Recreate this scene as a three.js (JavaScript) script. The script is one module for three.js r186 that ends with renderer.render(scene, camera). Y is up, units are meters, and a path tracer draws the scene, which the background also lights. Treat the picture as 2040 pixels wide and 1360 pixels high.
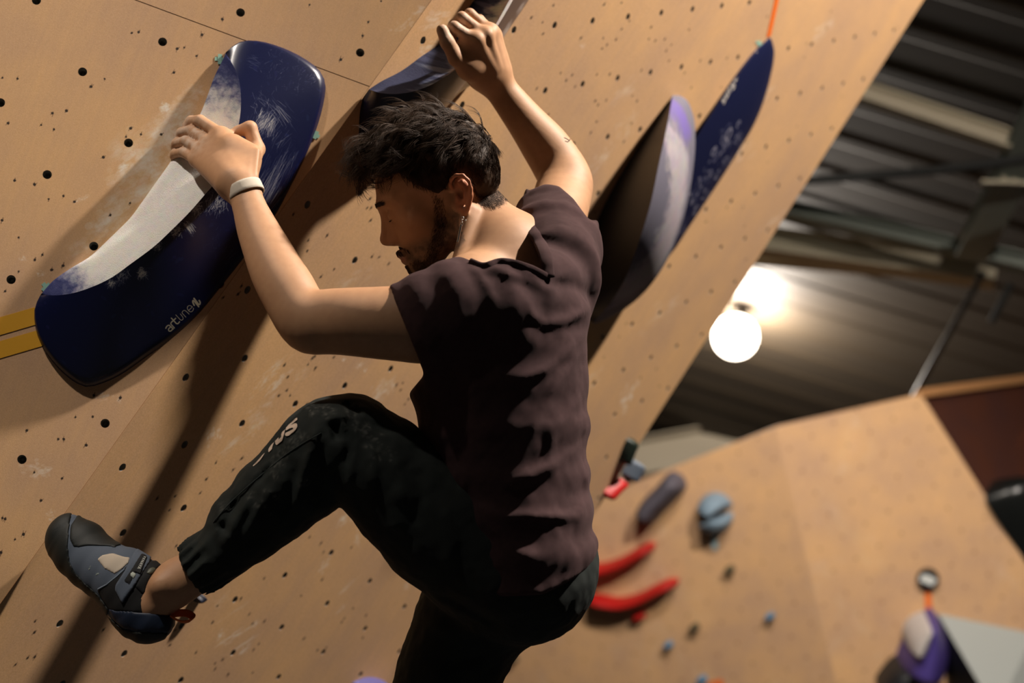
import * as THREE from 'three';
import { mergeGeometries, mergeVertices, toCreasedNormals } from 'three/addons/utils/BufferGeometryUtils.js';
import { createNoise2D, createNoise3D } from 'simplex-noise';

// ---------------------------------------------------------------- camera
const F = 3100;                                   // focal length in pixels of the 2040 x 1360 frame
const PITCH = 21 * Math.PI / 180, ROLL = 17 * Math.PI / 180;
const scene = new THREE.Scene();
const camera = new THREE.PerspectiveCamera(2 * Math.atan(680 / F) * 180 / Math.PI, 1.5, 0.05, 80);
camera.filmGauge = 36;
const EYE = new THREE.Vector3(0, 1.5, 0);
const camForward = new THREE.Vector3(0, Math.sin(PITCH), -Math.cos(PITCH));
const up0 = new THREE.Vector3(0, Math.cos(PITCH), Math.sin(PITCH)), right0 = new THREE.Vector3(1, 0, 0);
const camUp = up0.clone().multiplyScalar(Math.cos(ROLL)).addScaledVector(right0, -Math.sin(ROLL));
const camRight = right0.clone().multiplyScalar(Math.cos(ROLL)).addScaledVector(up0, Math.sin(ROLL));
const M = new THREE.Matrix4().makeBasis(camRight, camUp, camForward.clone().negate()).setPosition(EYE);   // view axes -> world
camera.position.copy(EYE);
camera.quaternion.setFromRotationMatrix(M);
camera.focus = 2.6;
camera.userData.fStop = 2.5;
camera.updateMatrixWorld();

const renderer = new THREE.WebGLRenderer({ antialias: true });
renderer.toneMapping = THREE.LinearToneMapping;
renderer.toneMappingExposure = 0.9;
renderer.shadowMap.enabled = true;
scene.background = new THREE.Color(0x000000);

// pendant lamps, the last two unseen and placed to light the walls: [x, y, z] along the view axes (right, up, back), candela, size
const LIGHT_DIR = [0.698, 0.712, -0.055], KEY_FROM = [-0.1, 0.55, -2.9], KEY_DIST = 4.2;
const LAMPS = [
  { at: KEY_FROM.map((m, i) => m + LIGHT_DIR[i] * KEY_DIST), power: 172, shade: true, label: 'shaded pendant lamp high above the climber' },
  { at: [(1465 - 1020) * 12.1 / F, (680 - 670) * 12.1 / F, -12.1], power: 30, label: 'glowing round pendant lamp under the dark ceiling' },
  { at: [-0.62 - 0.35 * 4.4, 0.25 + 0.82 * 4.4, -2.72 + 0.45 * 4.4], power: 72, shade: true, angle: 0.175, soft: 1, aim: [-0.84, 0.02, -2.70], label: 'unseen narrow spot lamp placed to light the chalked navy hold' },  // unseen; cone narrowed to light the left wall and miss the torso
  { at: [(1235 - 1020) * 6.0 / F, (680 - 230) * 6.0 / F, -6.0], power: 36, angle: 0.62, soft: 0.9, aim: [(1520 - 1020) * 9.2 / F, (680 - 1150) * 9.2 / F, -9.2], label: 'added unseen flood lamp brightening the far climbing wall' },  // added behind the receding wall, out of view, to brighten the far wall
];
const LAMP_TINT = 0xfff3e6;

// ---------------------------------------------------------------- helpers
function rng(seed) { let s = seed >>> 0; return () => { s = (s + 0x6d2b79f5) | 0; let t = Math.imul(s ^ (s >>> 15), 1 | s); t = (t + Math.imul(t ^ (t >>> 7), 61 | t)) ^ t; return ((t ^ (t >>> 14)) >>> 0) / 4294967296; }; }
const R0 = rng(7);
const n2 = createNoise2D(rng(11)), n3 = createNoise3D(rng(12));
const clamp = (x, a, b) => x < a ? a : x > b ? b : x;
const mix = (a, b, t) => a + (b - a) * t;
const sstep = (a, b, x) => { const t = clamp((x - a) / (b - a), 0, 1); return t * t * (3 - 2 * t); };
const add = (a, b) => [a[0] + b[0], a[1] + b[1], a[2] + b[2]];
const sub = (a, b) => [a[0] - b[0], a[1] - b[1], a[2] - b[2]];
const mul = (a, k) => [a[0] * k, a[1] * k, a[2] * k];
const dot = (a, b) => a[0] * b[0] + a[1] * b[1] + a[2] * b[2];
const cross = (a, b) => [a[1] * b[2] - a[2] * b[1], a[2] * b[0] - a[0] * b[2], a[0] * b[1] - a[1] * b[0]];
const len = (a) => Math.hypot(a[0], a[1], a[2]);
const unit = (a) => mul(a, 1 / len(a));
const lerp3 = (a, b, t) => [mix(a[0], b[0], t), mix(a[1], b[1], t), mix(a[2], b[2], t)];
const P = (x, y, d) => [(x - 1020) * d / F, (680 - y) * d / F, -d];       // photo pixel at a depth -> view axes
const ray = (x, y) => [(x - 1020) / F, (680 - y) / F, -1];
const toPx = (p) => [1020 - F * p[0] / p[2], 680 + F * p[1] / p[2]];
const toWorld = (p) => new THREE.Vector3(p[0], p[1], p[2]).applyMatrix4(M);
const MI = M.clone().invert();
const fromWorld = (x, y, z) => new THREE.Vector3(x, y, z).applyMatrix4(MI).toArray();

const taken = new Map();
function numbered(name) { const n = taken.get(name) ?? 0; taken.set(name, n + 1); return n ? `${name}_${String(n).padStart(3, '0')}` : name; }
function thing(name, label, category, base, group, kind) {        // base in view axes
  const g = new THREE.Group(); g.name = numbered(name); g.position.copy(toWorld(base)); scene.add(g);
  g.userData = kind ? { kind } : { label, category };
  if (kind && label) g.userData.label = label;
  if (kind && category) g.userData.category = category;
  if (group) g.userData.group = group;
  g.baseAt = g.position.clone();
  return g;
}
function obj(name, geo, mat, parent) {                            // geo in view axes; becomes a part of parent
  geo.applyMatrix4(M);
  const b = parent.baseAt;
  geo.translate(-b.x, -b.y, -b.z);
  const m = new THREE.Mesh(geo, mat); m.name = name; m.castShadow = m.receiveShadow = true;
  m.baseAt = b; parent.add(m); return m;
}
function single(name, label, category, geo, mat, base, group, kind) {   // a thing that is one mesh
  const b = toWorld(base); geo.applyMatrix4(M); geo.translate(-b.x, -b.y, -b.z);
  const m = new THREE.Mesh(geo, mat); m.name = numbered(name); m.position.copy(b); m.castShadow = m.receiveShadow = true;
  m.userData = kind ? { kind } : { label, category };
  if (group) m.userData.group = group;
  m.baseAt = b.clone(); scene.add(m); return m;
}
function geoFrom(pos, idx, uv, col) {
  const g = new THREE.BufferGeometry();
  g.setAttribute('position', new THREE.Float32BufferAttribute(pos, 3));
  if (uv) g.setAttribute('uv', new THREE.Float32BufferAttribute(uv, 2));
  if (col) g.setAttribute('color', new THREE.Float32BufferAttribute(col, 3));
  g.setIndex(idx); g.computeVertexNormals(); return g;
}
function poly(points, n) {                                        // catmull-rom through 2-D or 3-D points, n+1 samples by length
  const v = points.map(p => new THREE.Vector3(p[0], p[1], p[2] ?? 0));
  return new THREE.CatmullRomCurve3(v, false, 'centripetal').getSpacedPoints(n).map(p => [p.x, p.y, p.z]);
}
function tube(points, radii, sides = 8, capped = true, flat) {     // swept round (or flattened) bar through 3-D points
  const n = points.length, pos = [], idx = [], uv = [];
  let prev = null, L = 0;
  for (let i = 0; i < n; i++) {
    const t = unit(sub(points[Math.min(n - 1, i + 1)], points[Math.max(0, i - 1)]));
    let s = prev ? sub(prev, mul(t, dot(prev, t))) : cross(t, Math.abs(t[2]) < 0.9 ? [0, 0, 1] : [0, 1, 0]);
    s = unit(s); prev = s; const b = cross(t, s), r = Array.isArray(radii) ? radii[i] : radii;
    if (i) L += len(sub(points[i], points[i - 1]));
    for (let k = 0; k < sides; k++) {
      const a = k / sides * 2 * Math.PI, c = Math.cos(a) * r, d = Math.sin(a) * r * (flat ?? 1);
      pos.push(points[i][0] + s[0] * c + b[0] * d, points[i][1] + s[1] * c + b[1] * d, points[i][2] + s[2] * c + b[2] * d); uv.push(k / sides * 0.05, L);
    }
  }
  for (let i = 0; i < n - 1; i++) for (let k = 0; k < sides; k++) { const a = i * sides + k, b = i * sides + (k + 1) % sides; idx.push(a, b, a + sides, b, b + sides, a + sides); }
  if (capped) for (const [i, f] of [[0, 1], [n - 1, 0]]) { const c = pos.length / 3; pos.push(...points[i]); uv.push(0, 0); for (let k = 0; k < sides; k++) { const a = i * sides + k, b = i * sides + (k + 1) % sides; f ? idx.push(c, b, a) : idx.push(c, a, b); } }
  return geoFrom(pos, idx, uv);
}
function box(c, ax, ay, az, sx, sy, sz) {                         // box at c with unit axes and full sizes (view axes)
  const g = new THREE.BoxGeometry(sx, sy, sz);
  g.applyMatrix4(new THREE.Matrix4().makeBasis(new THREE.Vector3(...ax), new THREE.Vector3(...ay), new THREE.Vector3(...az)).setPosition(...c));
  return g;
}
const std = (o) => new THREE.MeshStandardMaterial(o);
const phys = (o) => new THREE.MeshPhysicalMaterial(o);
function canvas(w, h) { const c = document.createElement('canvas'); c.width = w; c.height = h; return c; }
function tex(c, srgb = true) { const t = new THREE.CanvasTexture(c); if (srgb) t.colorSpace = THREE.SRGBColorSpace; t.wrapS = t.wrapT = THREE.MirroredRepeatWrapping; t.magFilter = THREE.LinearFilter; return t; }
function noiseTex(n, fn) { const c = canvas(n, n), x = c.getContext('2d'), im = x.createImageData(n, n); for (let j = 0; j < n; j++) for (let i = 0; i < n; i++) { const v = fn(i, j), o = (j * n + i) * 4; if (Array.isArray(v)) { im.data[o] = v[0]; im.data[o + 1] = v[1]; im.data[o + 2] = v[2]; } else im.data[o] = im.data[o + 1] = im.data[o + 2] = v; im.data[o + 3] = 255; } x.putImageData(im, 0, 0); return c; }
const RG = rng(5);
const grit = tex(noiseTex(256, () => 90 + RG() * 120), false); grit.wrapS = grit.wrapT = THREE.RepeatWrapping;
const gritAt = (metres) => { const t = grit.clone(); t.repeat.set(1 / metres, 1 / metres); return t; };

// planes of the two near walls, fitted to their grid of threaded inserts
const UPV = [Math.sin(ROLL) * Math.cos(PITCH), Math.cos(ROLL) * Math.cos(PITCH), -Math.sin(PITCH)];
function plane(n, q) {
  n = unit(n); const h = unit(cross(UPV, n)), v = cross(n, h);
  return {
    n, q, h, v,
    hit(x, y, lift = 0) { const r = ray(x, y), t = (dot(n, q) + lift) / dot(n, r); return mul(r, t); },
    loc(x, y, lift = 0) { const p = sub(this.hit(x, y, lift), q); return [dot(p, h), dot(p, v)]; },
    at(a, b, lift = 0) { return add(add(q, add(mul(h, a), mul(v, b))), mul(n, lift)); },
    matrix() { return new THREE.Matrix4().makeBasis(new THREE.Vector3(...h), new THREE.Vector3(...v), new THREE.Vector3(...n)).setPosition(...q); },
  };
}
const EDGE = mul(ray(735, 175), 2.8496);
const WA = plane([0.22327596, 0.08808428, 0.97076722], mul(ray(330, 400), 2.75));
const WB = plane([0.78327605, -0.40549243, 0.47122869], EDGE);
const worldY = (p) => EYE.y + dot(UPV, p);
// ---------------------------------------------------------------- lamps, two of them placed to light the walls
const CEIL = 6.6;
const mLampGlow = std({ color: 0xffffff, emissive: 0xfff0dc, emissiveIntensity: 14, roughness: 0.4 });
const mSteelDark = std({ color: 0x2a2927, roughness: 0.5, metalness: 0.7 });
for (const L of LAMPS) {
  const up = UPV, g = thing('pendant_lamp', L.label, 'lamp', L.at);
  const e1 = unit(cross(up, [0, 0, 1])), e2 = cross(e1, up), R = L.shade ? 0.12 : 0.172;
  const basis = new THREE.Matrix4().makeBasis(new THREE.Vector3(...e1), new THREE.Vector3(...up), new THREE.Vector3(...e2)).setPosition(...L.at);
  const globe = new THREE.SphereGeometry(R, 32, 24); globe.applyMatrix4(basis); obj('lamp_globe', globe, mLampGlow, g);
  const capPts = [[0.001, 0.24], [0.03, 0.24], [0.035, 0.2], [0.06, 0.17], [0.075, 0.125], [0.07, 0.12], [0.001, 0.12]].map(p => new THREE.Vector2(...p));
  const cap = new THREE.LatheGeometry(capPts, 24); cap.applyMatrix4(basis); obj('lamp_cap', cap, mSteelDark, g);
  if (L.shade) { const sp = [[0.05, 0.2], [0.12, 0.17], [0.22, 0.09], [0.30, -0.03], [0.305, -0.03], [0.225, 0.1], [0.125, 0.18], [0.05, 0.21]].map(p => new THREE.Vector2(...p)), sg = new THREE.LatheGeometry(sp, 40); sg.applyMatrix4(basis); obj('lamp_shade', sg, mSteelDark, g); }  // shade added to keep these unseen lamps from lighting the ceiling
  const top = (CEIL - 0.02 - worldY(L.at));
  obj('cord', tube([add(L.at, mul(up, 0.23)), add(L.at, mul(up, top))], 0.008, 8), mSteelDark, g);
  const pl = L.aim ? new THREE.SpotLight(LAMP_TINT, L.power, 0, L.angle ?? 0.62, L.soft ?? 0.7, 2) : new THREE.PointLight(LAMP_TINT, L.power, 0, 2);
  if (L.aim) { pl.target.position.copy(toWorld(L.aim)); scene.add(pl.target); pl.target.name = 'flood_aim'; } pl.castShadow = true; pl.shadow.radius = L.shade ? 4.2 : R / 0.02 * 0.55; pl.shadow.bias = -0.002; g.add(pl);
}

// ---------------------------------------------------------------- plywood textures
function plywood(N, win, seed, opts) {                            // win = [h0, v0, size] in metres on the panel
  const nz = createNoise2D(rng(seed)), px = N / win[2];
  const base = opts.base ?? [211, 168, 124];
  const c = noiseTex(N, (i, j) => {
    const x = i / px, y = j / px;
    const g = nz(x * 55, y * 3.2) * 0.5 + nz(x * 130 + 9, y * 7) * 0.3;            // grain runs up the sheet
    const b = nz(x * 2.1 + 40, y * 1.7) * 0.6 + nz(x * 6 + 7, y * 5) * 0.3 + nz(x * 19, y * 15 + 3) * 0.14;
    const f = (RG() + RG() - 1) * 11;
    const k = 1 + g * 0.02 + b * 0.066, w = b * 6 + g * 1.5;
    return [clamp(base[0] * k + f + w * 0.3, 0, 255), clamp(base[1] * k + f, 0, 255), clamp(base[2] * k + f - w * 1.4, 0, 255)];
  });
  const x = c.getContext('2d');
  return { c, x, px, N, to: (a, b) => [(a - win[0]) * px, N - (b - win[1]) * px] };
}
function smudge(T, a, b, w, h, ang, alpha, color = '238,231,220', seed = 1, n = 60) {   // a dab of chalk: many faint strokes with a grain of their own
  const r = rng(seed * 977 + 13), [X, Y] = T.to(a, b), ca = Math.cos(ang), sa = Math.sin(ang);
  for (let k = 0; k < n; k++) {
    const g = () => (r() + r() + r() - 1.5) / 1.5;
    const u = g() * w * T.px, v = g() * h * T.px, rx = (0.12 + r() * 0.35) * w * T.px * 0.5, ry = (0.1 + r() * 0.3) * h * T.px * 0.5;
    T.x.fillStyle = `rgba(${color},${alpha * (0.3 + 0.7 * r())})`;
    T.x.beginPath(); T.x.ellipse(X + u * ca + v * sa, Y - u * sa + v * ca, Math.max(0.6, rx), Math.max(0.6, ry), -ang + (r() - 0.5) * 0.5, 0, 7); T.x.fill();
  }
}
function screwHole(T, a, b, r, seed) {
  const q = rng(seed * 31 + 5), [X, Y] = T.to(a, b), s = r * T.px;
  T.x.fillStyle = 'rgba(28,18,10,0.95)'; T.x.beginPath(); T.x.ellipse(X, Y, s, s * 0.9, q() * 3, 0, 7); T.x.fill();
  T.x.strokeStyle = 'rgba(60,38,20,0.75)'; T.x.lineWidth = Math.max(0.8, s * 0.3);
  for (let k = 0; k < 4; k++) { const an = 1.2 + q() * 1.4 + (k % 2) * 3, l = s * (1.1 + q() * 1.6), ox = (q() - 0.5) * s * 1.4; T.x.beginPath(); T.x.moveTo(X + ox, Y); T.x.lineTo(X + ox + Math.cos(an) * l * 0.5, Y + Math.sin(an) * l); T.x.stroke(); }
  if (q() < 0.4) { T.x.strokeStyle = 'rgba(245,225,195,0.5)'; T.x.beginPath(); T.x.arc(X + s * 0.5, Y + s * 0.6, s * 0.8, 0, 2.2); T.x.stroke(); }
}
const scaled = (o, s, list) => list.map(([x, y]) => [o[0] + x / s, o[1] + y / s]);

// ---------------------------------------------------------------- wall with panels, bored holes and threaded inserts
const mInsert = std({ color: 0x8f908a, roughness: 0.5, metalness: 0.35 });
const mPlyEdge = std({ color: 0x9c6a3c, roughness: 0.8 });
const insertPts = [[0.0078, -0.001], [0.0078, -0.0085], [0.0056, -0.009], [0.0054, -0.022], [0.0001, -0.022]].map(p => new THREE.Vector2(...p));
const insertGeo = new THREE.LatheGeometry(insertPts, 14); insertGeo.rotateX(Math.PI / 2);
const inside = (poly, x, y) => { let c = false; for (let i = 0, j = poly.length - 1; i < poly.length; j = i++) { const [xi, yi] = poly[i], [xj, yj] = poly[j]; if ((yi > y) !== (yj > y) && x < (xj - xi) * (y - yi) / (yj - yi) + xi) c = !c; } return c; };
const edgeGap = (poly, x, y) => { let d = 9; for (let i = 0; i < poly.length; i++) { const a = poly[i], b = poly[(i + 1) % poly.length], l2 = (b[0] - a[0]) ** 2 + (b[1] - a[1]) ** 2, t = clamp(((x - a[0]) * (b[0] - a[0]) + (y - a[1]) * (b[1] - a[1])) / l2, 0, 1); d = Math.min(d, Math.hypot(x - a[0] - t * (b[0] - a[0]), y - a[1] - t * (b[1] - a[1]))); } return d; };
function clip(poly, p, n) {                                       // keep the side where (q - p).n > 0
  const out = [], f = (q) => (q[0] - p[0]) * n[0] + (q[1] - p[1]) * n[1];
  poly.forEach((a, i) => { const b = poly[(i + 1) % poly.length], fa = f(a), fb = f(b); if (fa >= 0) out.push(a); if (fa * fb < 0) { const t = fa / (fa - fb); out.push([mix(a[0], b[0], t), mix(a[1], b[1], t)]); } });
  return out;
}
function sheet(wall, W, outline, holes, mat, name = 'panel') {
  const s = new THREE.Shape(outline.map(p => new THREE.Vector2(...p)));
  const mine = holes.filter(([a, b]) => inside(outline, a, b) && edgeGap(outline, a, b) > 0.012);
  for (const [a, b] of mine) { const h = new THREE.Path(); h.absarc(a, b, 0.0078, 0, Math.PI * 2, true); s.holes.push(h); }
  const g = new THREE.ExtrudeGeometry(s, { depth: 0.018, bevelEnabled: false, curveSegments: 14 });
  g.translate(0, 0, -0.018); g.applyMatrix4(W.matrix());
  const m = obj(name, g, [mat, mPlyEdge], wall);
  const basis = new THREE.Matrix4().multiplyMatrices(M, W.matrix()), rot = new THREE.Quaternion().setFromRotationMatrix(basis);
  for (const [a, b] of mine) {
    const t = new THREE.Mesh(insertGeo, mInsert); t.name = 'threaded_insert'; t.castShadow = t.receiveShadow = true;
    t.quaternion.copy(rot); t.position.copy(toWorld(W.at(a, b))).sub(wall.baseAt); m.add(t);
  }
  return m;
}
const edgeDir = unit(cross(WA.n, WB.n)), edgeAtY = (y) => add(EDGE, mul(edgeDir, (y - worldY(EDGE)) / dot(UPV, edgeDir)));
const lA = (p) => { const d = sub(p, WA.q); return [dot(d, WA.h), dot(d, WA.v)]; }, lB = (p) => { const d = sub(p, WB.q); return [dot(d, WB.h), dot(d, WB.v)]; };
const eLow = edgeAtY(0.0), eTop = edgeAtY(4.6);
function lattice(W, lat, k, ri, rj) { const out = []; for (let i = ri[0]; i <= ri[1]; i++) for (let j = rj[0]; j <= rj[1]; j++) { const a = (lat[0] + i * lat[2] + j * lat[4]) * k, b = (lat[1] + i * lat[3] + j * lat[5]) * k, [x, y] = toPx(W.at(a, b)); if (x > -70 && x < 2110 && y > -70 && y < 1430) out.push([a, b]); } return out; }
const holesA = lattice(WA, [-0.21357505, 0.16153955, 0.10723668, 0.10469766, 0.11770056, -0.08864532], 1, [-12, 12], [-12, 12]);
const holesB = lattice(WB, [0.18990622, -0.89963972, 0.1075584, 0.09799849, -0.11379898, 0.09301323], 2.8496 / 2.838, [-14, 34], [-24, 24]);

// near left wall
const winA = [-0.55, -0.95, 1.6], TA = plywood(2048, winA, 21, {});
{
  const T = TA, L = (x, y) => WA.loc(x, y);
  // chalk dust beside the big blue hold and hand marks
  let s = 1;
  const dabs = [[330, 250, .05, .03, .5], [300, 300, .06, .035, .45], [265, 340, .05, .03, .4], [290, 380, .06, .03, .45], [240, 400, .05, .03, .35], [215, 440, .04, .03, .4], [360, 215, .04, .025, .4], [385, 180, .025, .02, .3], [330, 215, .012, .012, .8], [247, 333, .016, .008, .8], [200, 455, .03, .02, .3], [160, 490, .03, .02, .2], [255, 290, .05, .03, .2], [310, 340, .03, .03, .5], [340, 280, .03, .03, .5], [375, 240, .02, .02, .5]];
  for (const [x, y, w, h, al] of dabs) { const [a, b] = L(x, y); smudge(T, a, b, w * 1.1, h * 1.1, 0.9, al * 0.16, '240,233,222', s++, 110); smudge(T, a, b, w * 1.2, h * 1.2, 0.9, al * 0.42, '244,238,228', s++, 26); }
  for (const [x, y, w, h, an] of [[163, 396, .012, .006, .5], [170, 392, .01, .006, .9], [150, 402, .012, .004, .7], [47, 515, .01, .008, .4], [205, 790, .02, .014, .8], [238, 795, .008, .01, .3], [90, 940, .03, .02, .6], [60, 930, .03, .018, .2], [100, 1025, .012, .012, .3], [82, 545, .012, .01, .2], [840, 20, .03, .02, .9], [800, 55, .03, .015, .9]]) { const [a, b] = L(x, y); smudge(T, a, b, w, h, an, 0.2, '242,236,226', s++, 26); }
  const scr = [...scaled([0, 0], 4.533, [[22, 702], [158, 710], [473, 1022], [600, 1000], [372, 1128], [487, 1168], [73, 1112], [822, 782], [945, 712], [1190, 298], [1252, 290], [1600, 440], [1664, 430], [1775, 505], [1570, 655], [1180, 1158], [1138, 1235], [1273, 1213], [1456, 1213]]),
    ...scaled([0, 0], 2.913, [[1290, 112], [1796, 28], [1976, 346], [85, 1047], [200, 1070], [282, 1155], [368, 1137], [432, 1170], [600, 912], [755, 1178], [640, 1248], [12, 1278], [1172, 202]]),
    ...scaled([0, 400], 2.913, [[108, 213], [246, 313], [202, 342], [366, 376], [108, 410], [30, 524], [545, 1128], [698, 1142], [438, 1255], [538, 1252], [155, 1332], [300, 400], [640, 83]]),
    ...scaled([0, 860], 2.913, [[338, 42], [370, 42], [500, 77], [199, 235], [360, 270], [238, 398], [136, 594], [87, 624], [14, 500], [30, 505], [5, 700]]),
    ...scaled([640, 0], 3.4, [[405, 8], [318, 149], [280, 242], [132, 404]])];
  scr.forEach(([x, y], k) => { const [a, b] = L(x, y); screwHole(T, a, b, 0.0017 + (k % 4) * 0.0003, k + 3); });
}
const tA = tex(TA.c); tA.repeat.set(1 / winA[2], 1 / winA[2]); tA.offset.set(-winA[0] / winA[2], -winA[1] / winA[2]);
const mPlyA = std({ map: tA, roughness: 0.78, bumpMap: gritAt(0.08), bumpScale: 0.00022 });
const wallLeft = thing('wall_left', null, null, eLow, null, 'structure');
const outA = [lA(eLow), lA(eTop), add([...lA(eTop), 0], [-2.4, 0, 0]).slice(0, 2), add([...lA(eLow), 0], [-1.5, 0, 0]).slice(0, 2)];
{
  const p = WA.loc(270, 0), q = WA.loc(735, 172), d = [q[0] - p[0], q[1] - p[1]], l = Math.hypot(...d), n = [-d[1] / l, d[0] / l];
  sheet(wallLeft, WA, clip(outA, [p[0] + n[0] * 0.0008, p[1] + n[1] * 0.0008], n), holesA, mPlyA);
  sheet(wallLeft, WA, clip(outA, [p[0] - n[0] * 0.0008, p[1] - n[1] * 0.0008], [-n[0], -n[1]]), holesA, mPlyA);
}
// receding wall to the right of the corner
const winB = [-0.75, -1.75, 3.3], TB = plywood(2048, winB, 33, {});
{
  const T = TB, L = (x, y) => WB.loc(x, y); let s = 100;
  for (const [x, y, w, h, an, al] of [[548, 730, .05, .012, 1.2, .3], [553, 762, .045, .014, 1.25, .45], [525, 760, .04, .014, 1.2, .3], [520, 815, .05, .02, 1.2, .28], [470, 880, .07, .02, 1.1, .22], [424, 866, .02, .02, 1, .5], [512, 850, .05, .02, 1.1, .2], [685, 716, .01, .006, .8, .5], [716, 728, .02, .008, .9, .4], [727, 738, .008, .006, .8, .5], [600, 745, .03, .02, 1, .12], [757, 780, .05, .03, 1.3, .3], [775, 770, .03, .02, 1.3, .3], [748, 800, .03, .015, 1.3, .3],
    [685, 1035, .03, .03, .9, .3], [712, 1075, .02, .03, 1, .3], [646, 1126, .02, .02, .4, .35], [811, 1167, .02, .02, .4, .4], [690, 1170, .05, .008, 1.2, .3], [680, 1212, .02, .008, 1.2, .35], [440, 1266, .014, .018, .4, .5], [455, 1270, .05, .006, .95, .5], [478, 1262, .06, .007, .95, .5], [486, 1282, .05, .006, .95, .5], [487, 1293, .025, .01, .95, .45], [510, 1242, .012, .01, .4, .45], [443, 1195, .03, .02, .8, .12], [470, 1215, .06, .008, 1, .14],
    [845, 410, .05, .02, 1, .18], [1160, 92, .02, .008, .8, .3], [1250, 180, .08, .03, 1.2, .14], [1270, 330, .1, .03, 1.2, .22], [1195, 320, .06, .03, 1.2, .2], [1245, 250, .06, .05, 1, .14], [1360, 300, .06, .03, 1, .14], [1250, 790, .05, .05, 1, .5], [1640, 60, .09, .03, 1.1, .25], [1625, 520, .06, .05, 1, .2], [1540, 440, .08, .02, 1, .2], [1320, 620, .1, .05, 1, .14], [1480, 300, .09, .04, 1, .15], [1520, 190, .1, .03, 1, .12], [1180, 760, .05, .04, 1, .15], [700, 560, .06, .02, 1, .14], [850, 100, .05, .02, .9, .3], [870, 40, .06, .02, .9, .3]]) { const [a, b] = L(x, y); smudge(T, a, b, w * 1.1, h * 1.3, an - 0.05, al * 0.62, '240,232,220', s++, 34); }
  const scr = [...scaled([540, 700], 6.375, [[172, 172], [215, 321], [97, 562], [240, 560], [200, 495], [563, 208], [470, 165], [522, 88], [556, 63], [797, 75], [452, 672], [1592, 425], [1673, 400], [1643, 490], [1745, 605], [1700, 672]]),
    ...scaled([380, 1050], 3.923, [[928, 78], [1018, 124], [1037, 195], [1255, 158], [1026, 410], [862, 536], [573, 400], [393, 556], [457, 680], [483, 753], [575, 735], [168, 745], [1268, 634], [1370, 688], [1200, 712], [1178, 742], [884, 870], [533, 910], [492, 955], [250, 1033], [190, 1063], [190, 1107], [292, 1148], [483, 1137], [40, 980], [990, 960], [1060, 940], [1345, 862], [1608, 280], [208, 615]]),
    ...scaled([980, 0], 4.533, [[555, 50], [355, 160], [457, 203], [462, 305], [1015, 40], [1170, 25], [1173, 262], [1437, 245], [1005, 345], [1040, 405], [1120, 358], [620, 660], [725, 678], [670, 727], [750, 785], [405, 800], [1062, 672], [948, 672], [1416, 354], [1560, 355], [1600, 548], [1350, 635], [935, 910], [1033, 906], [960, 945], [1310, 912], [1268, 865], [945, 1098], [893, 1197], [510, 1033], [1780, 268], [1880, 550], [1620, 405], [1800, 790]]),
    ...scaled([440, 360], 3.4, [[1010, 122], [992, 183], [1018, 183], [1015, 268], [767, 598], [678, 650], [1023, 514], [1072, 517], [1137, 562], [720, 370], [592, 405], [585, 475], [117, 767], [17, 790], [140, 712], [430, 1248], [455, 1328], [640, 1268], [620, 1200], [765, 1195], [490, 228]]),
    ...scaled([0, 860], 2.913, [[1403, 154], [1253, 180], [1352, 220], [1197, 275], [1162, 355], [1015, 374], [912, 386], [983, 454], [1022, 662], [200, 1163], [203, 1100], [160, 1312], [202, 1305], [90, 1350], [986, 1237], [993, 1113], [1014, 1152], [1234, 1105], [600, 1148]])];
  scr.forEach(([x, y], k) => { const [a, b] = L(x, y); screwHole(T, a, b, 0.0021 + (k % 3) * 0.0004, k + 200); });
  for (let k = 0; k < 90; k++) { const [a, b] = L(1150 + R0() * 600, 20 + R0() * 900); screwHole(T, a, b, 0.002 + R0() * 0.001, k + 400); }
}
const tB = tex(TB.c); tB.repeat.set(1 / winB[2], 1 / winB[2]); tB.offset.set(-winB[0] / winB[2], -winB[1] / winB[2]);
const mPlyB = std({ map: tB, roughness: 0.7, bumpMap: gritAt(0.08), bumpScale: 0.0002 });
const wallRight = thing('wall_right', null, null, eLow, null, 'structure');
const rEdge = [WB.hit(1840, 0), WB.hit(1545, 460)], rDir = unit(sub(rEdge[0], rEdge[1])), rAtY = (y) => add(rEdge[1], mul(rDir, (y - worldY(rEdge[1])) / dot(UPV, rDir)));
const outB = [lB(eLow), lB(rAtY(0)), lB(rAtY(4.6)), lB(eTop)];
sheet(wallRight, WB, outB, holesB, mPlyB);
// timber frame boxes closing the back of both walls
const mTimber = std({ color: 0x4a3420, roughness: 0.9 });
for (const [w, W, o, d] of [[wallRight, WB, outB, 0.35], [wallLeft, WA, outA, 0.35]]) {
  const c = o.reduce((s, p) => [s[0] + p[0] / o.length, s[1] + p[1] / o.length], [0, 0]);
  const g = new THREE.ExtrudeGeometry(new THREE.Shape(o.map(p => new THREE.Vector2(c[0] + (p[0] - c[0]) * 0.985, c[1] + (p[1] - c[1]) * 0.985))), { depth: d, bevelEnabled: false });
  g.translate(0, 0, -d - 0.055); g.applyMatrix4(W.matrix()); obj('frame', g, mTimber, w);
}

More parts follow.
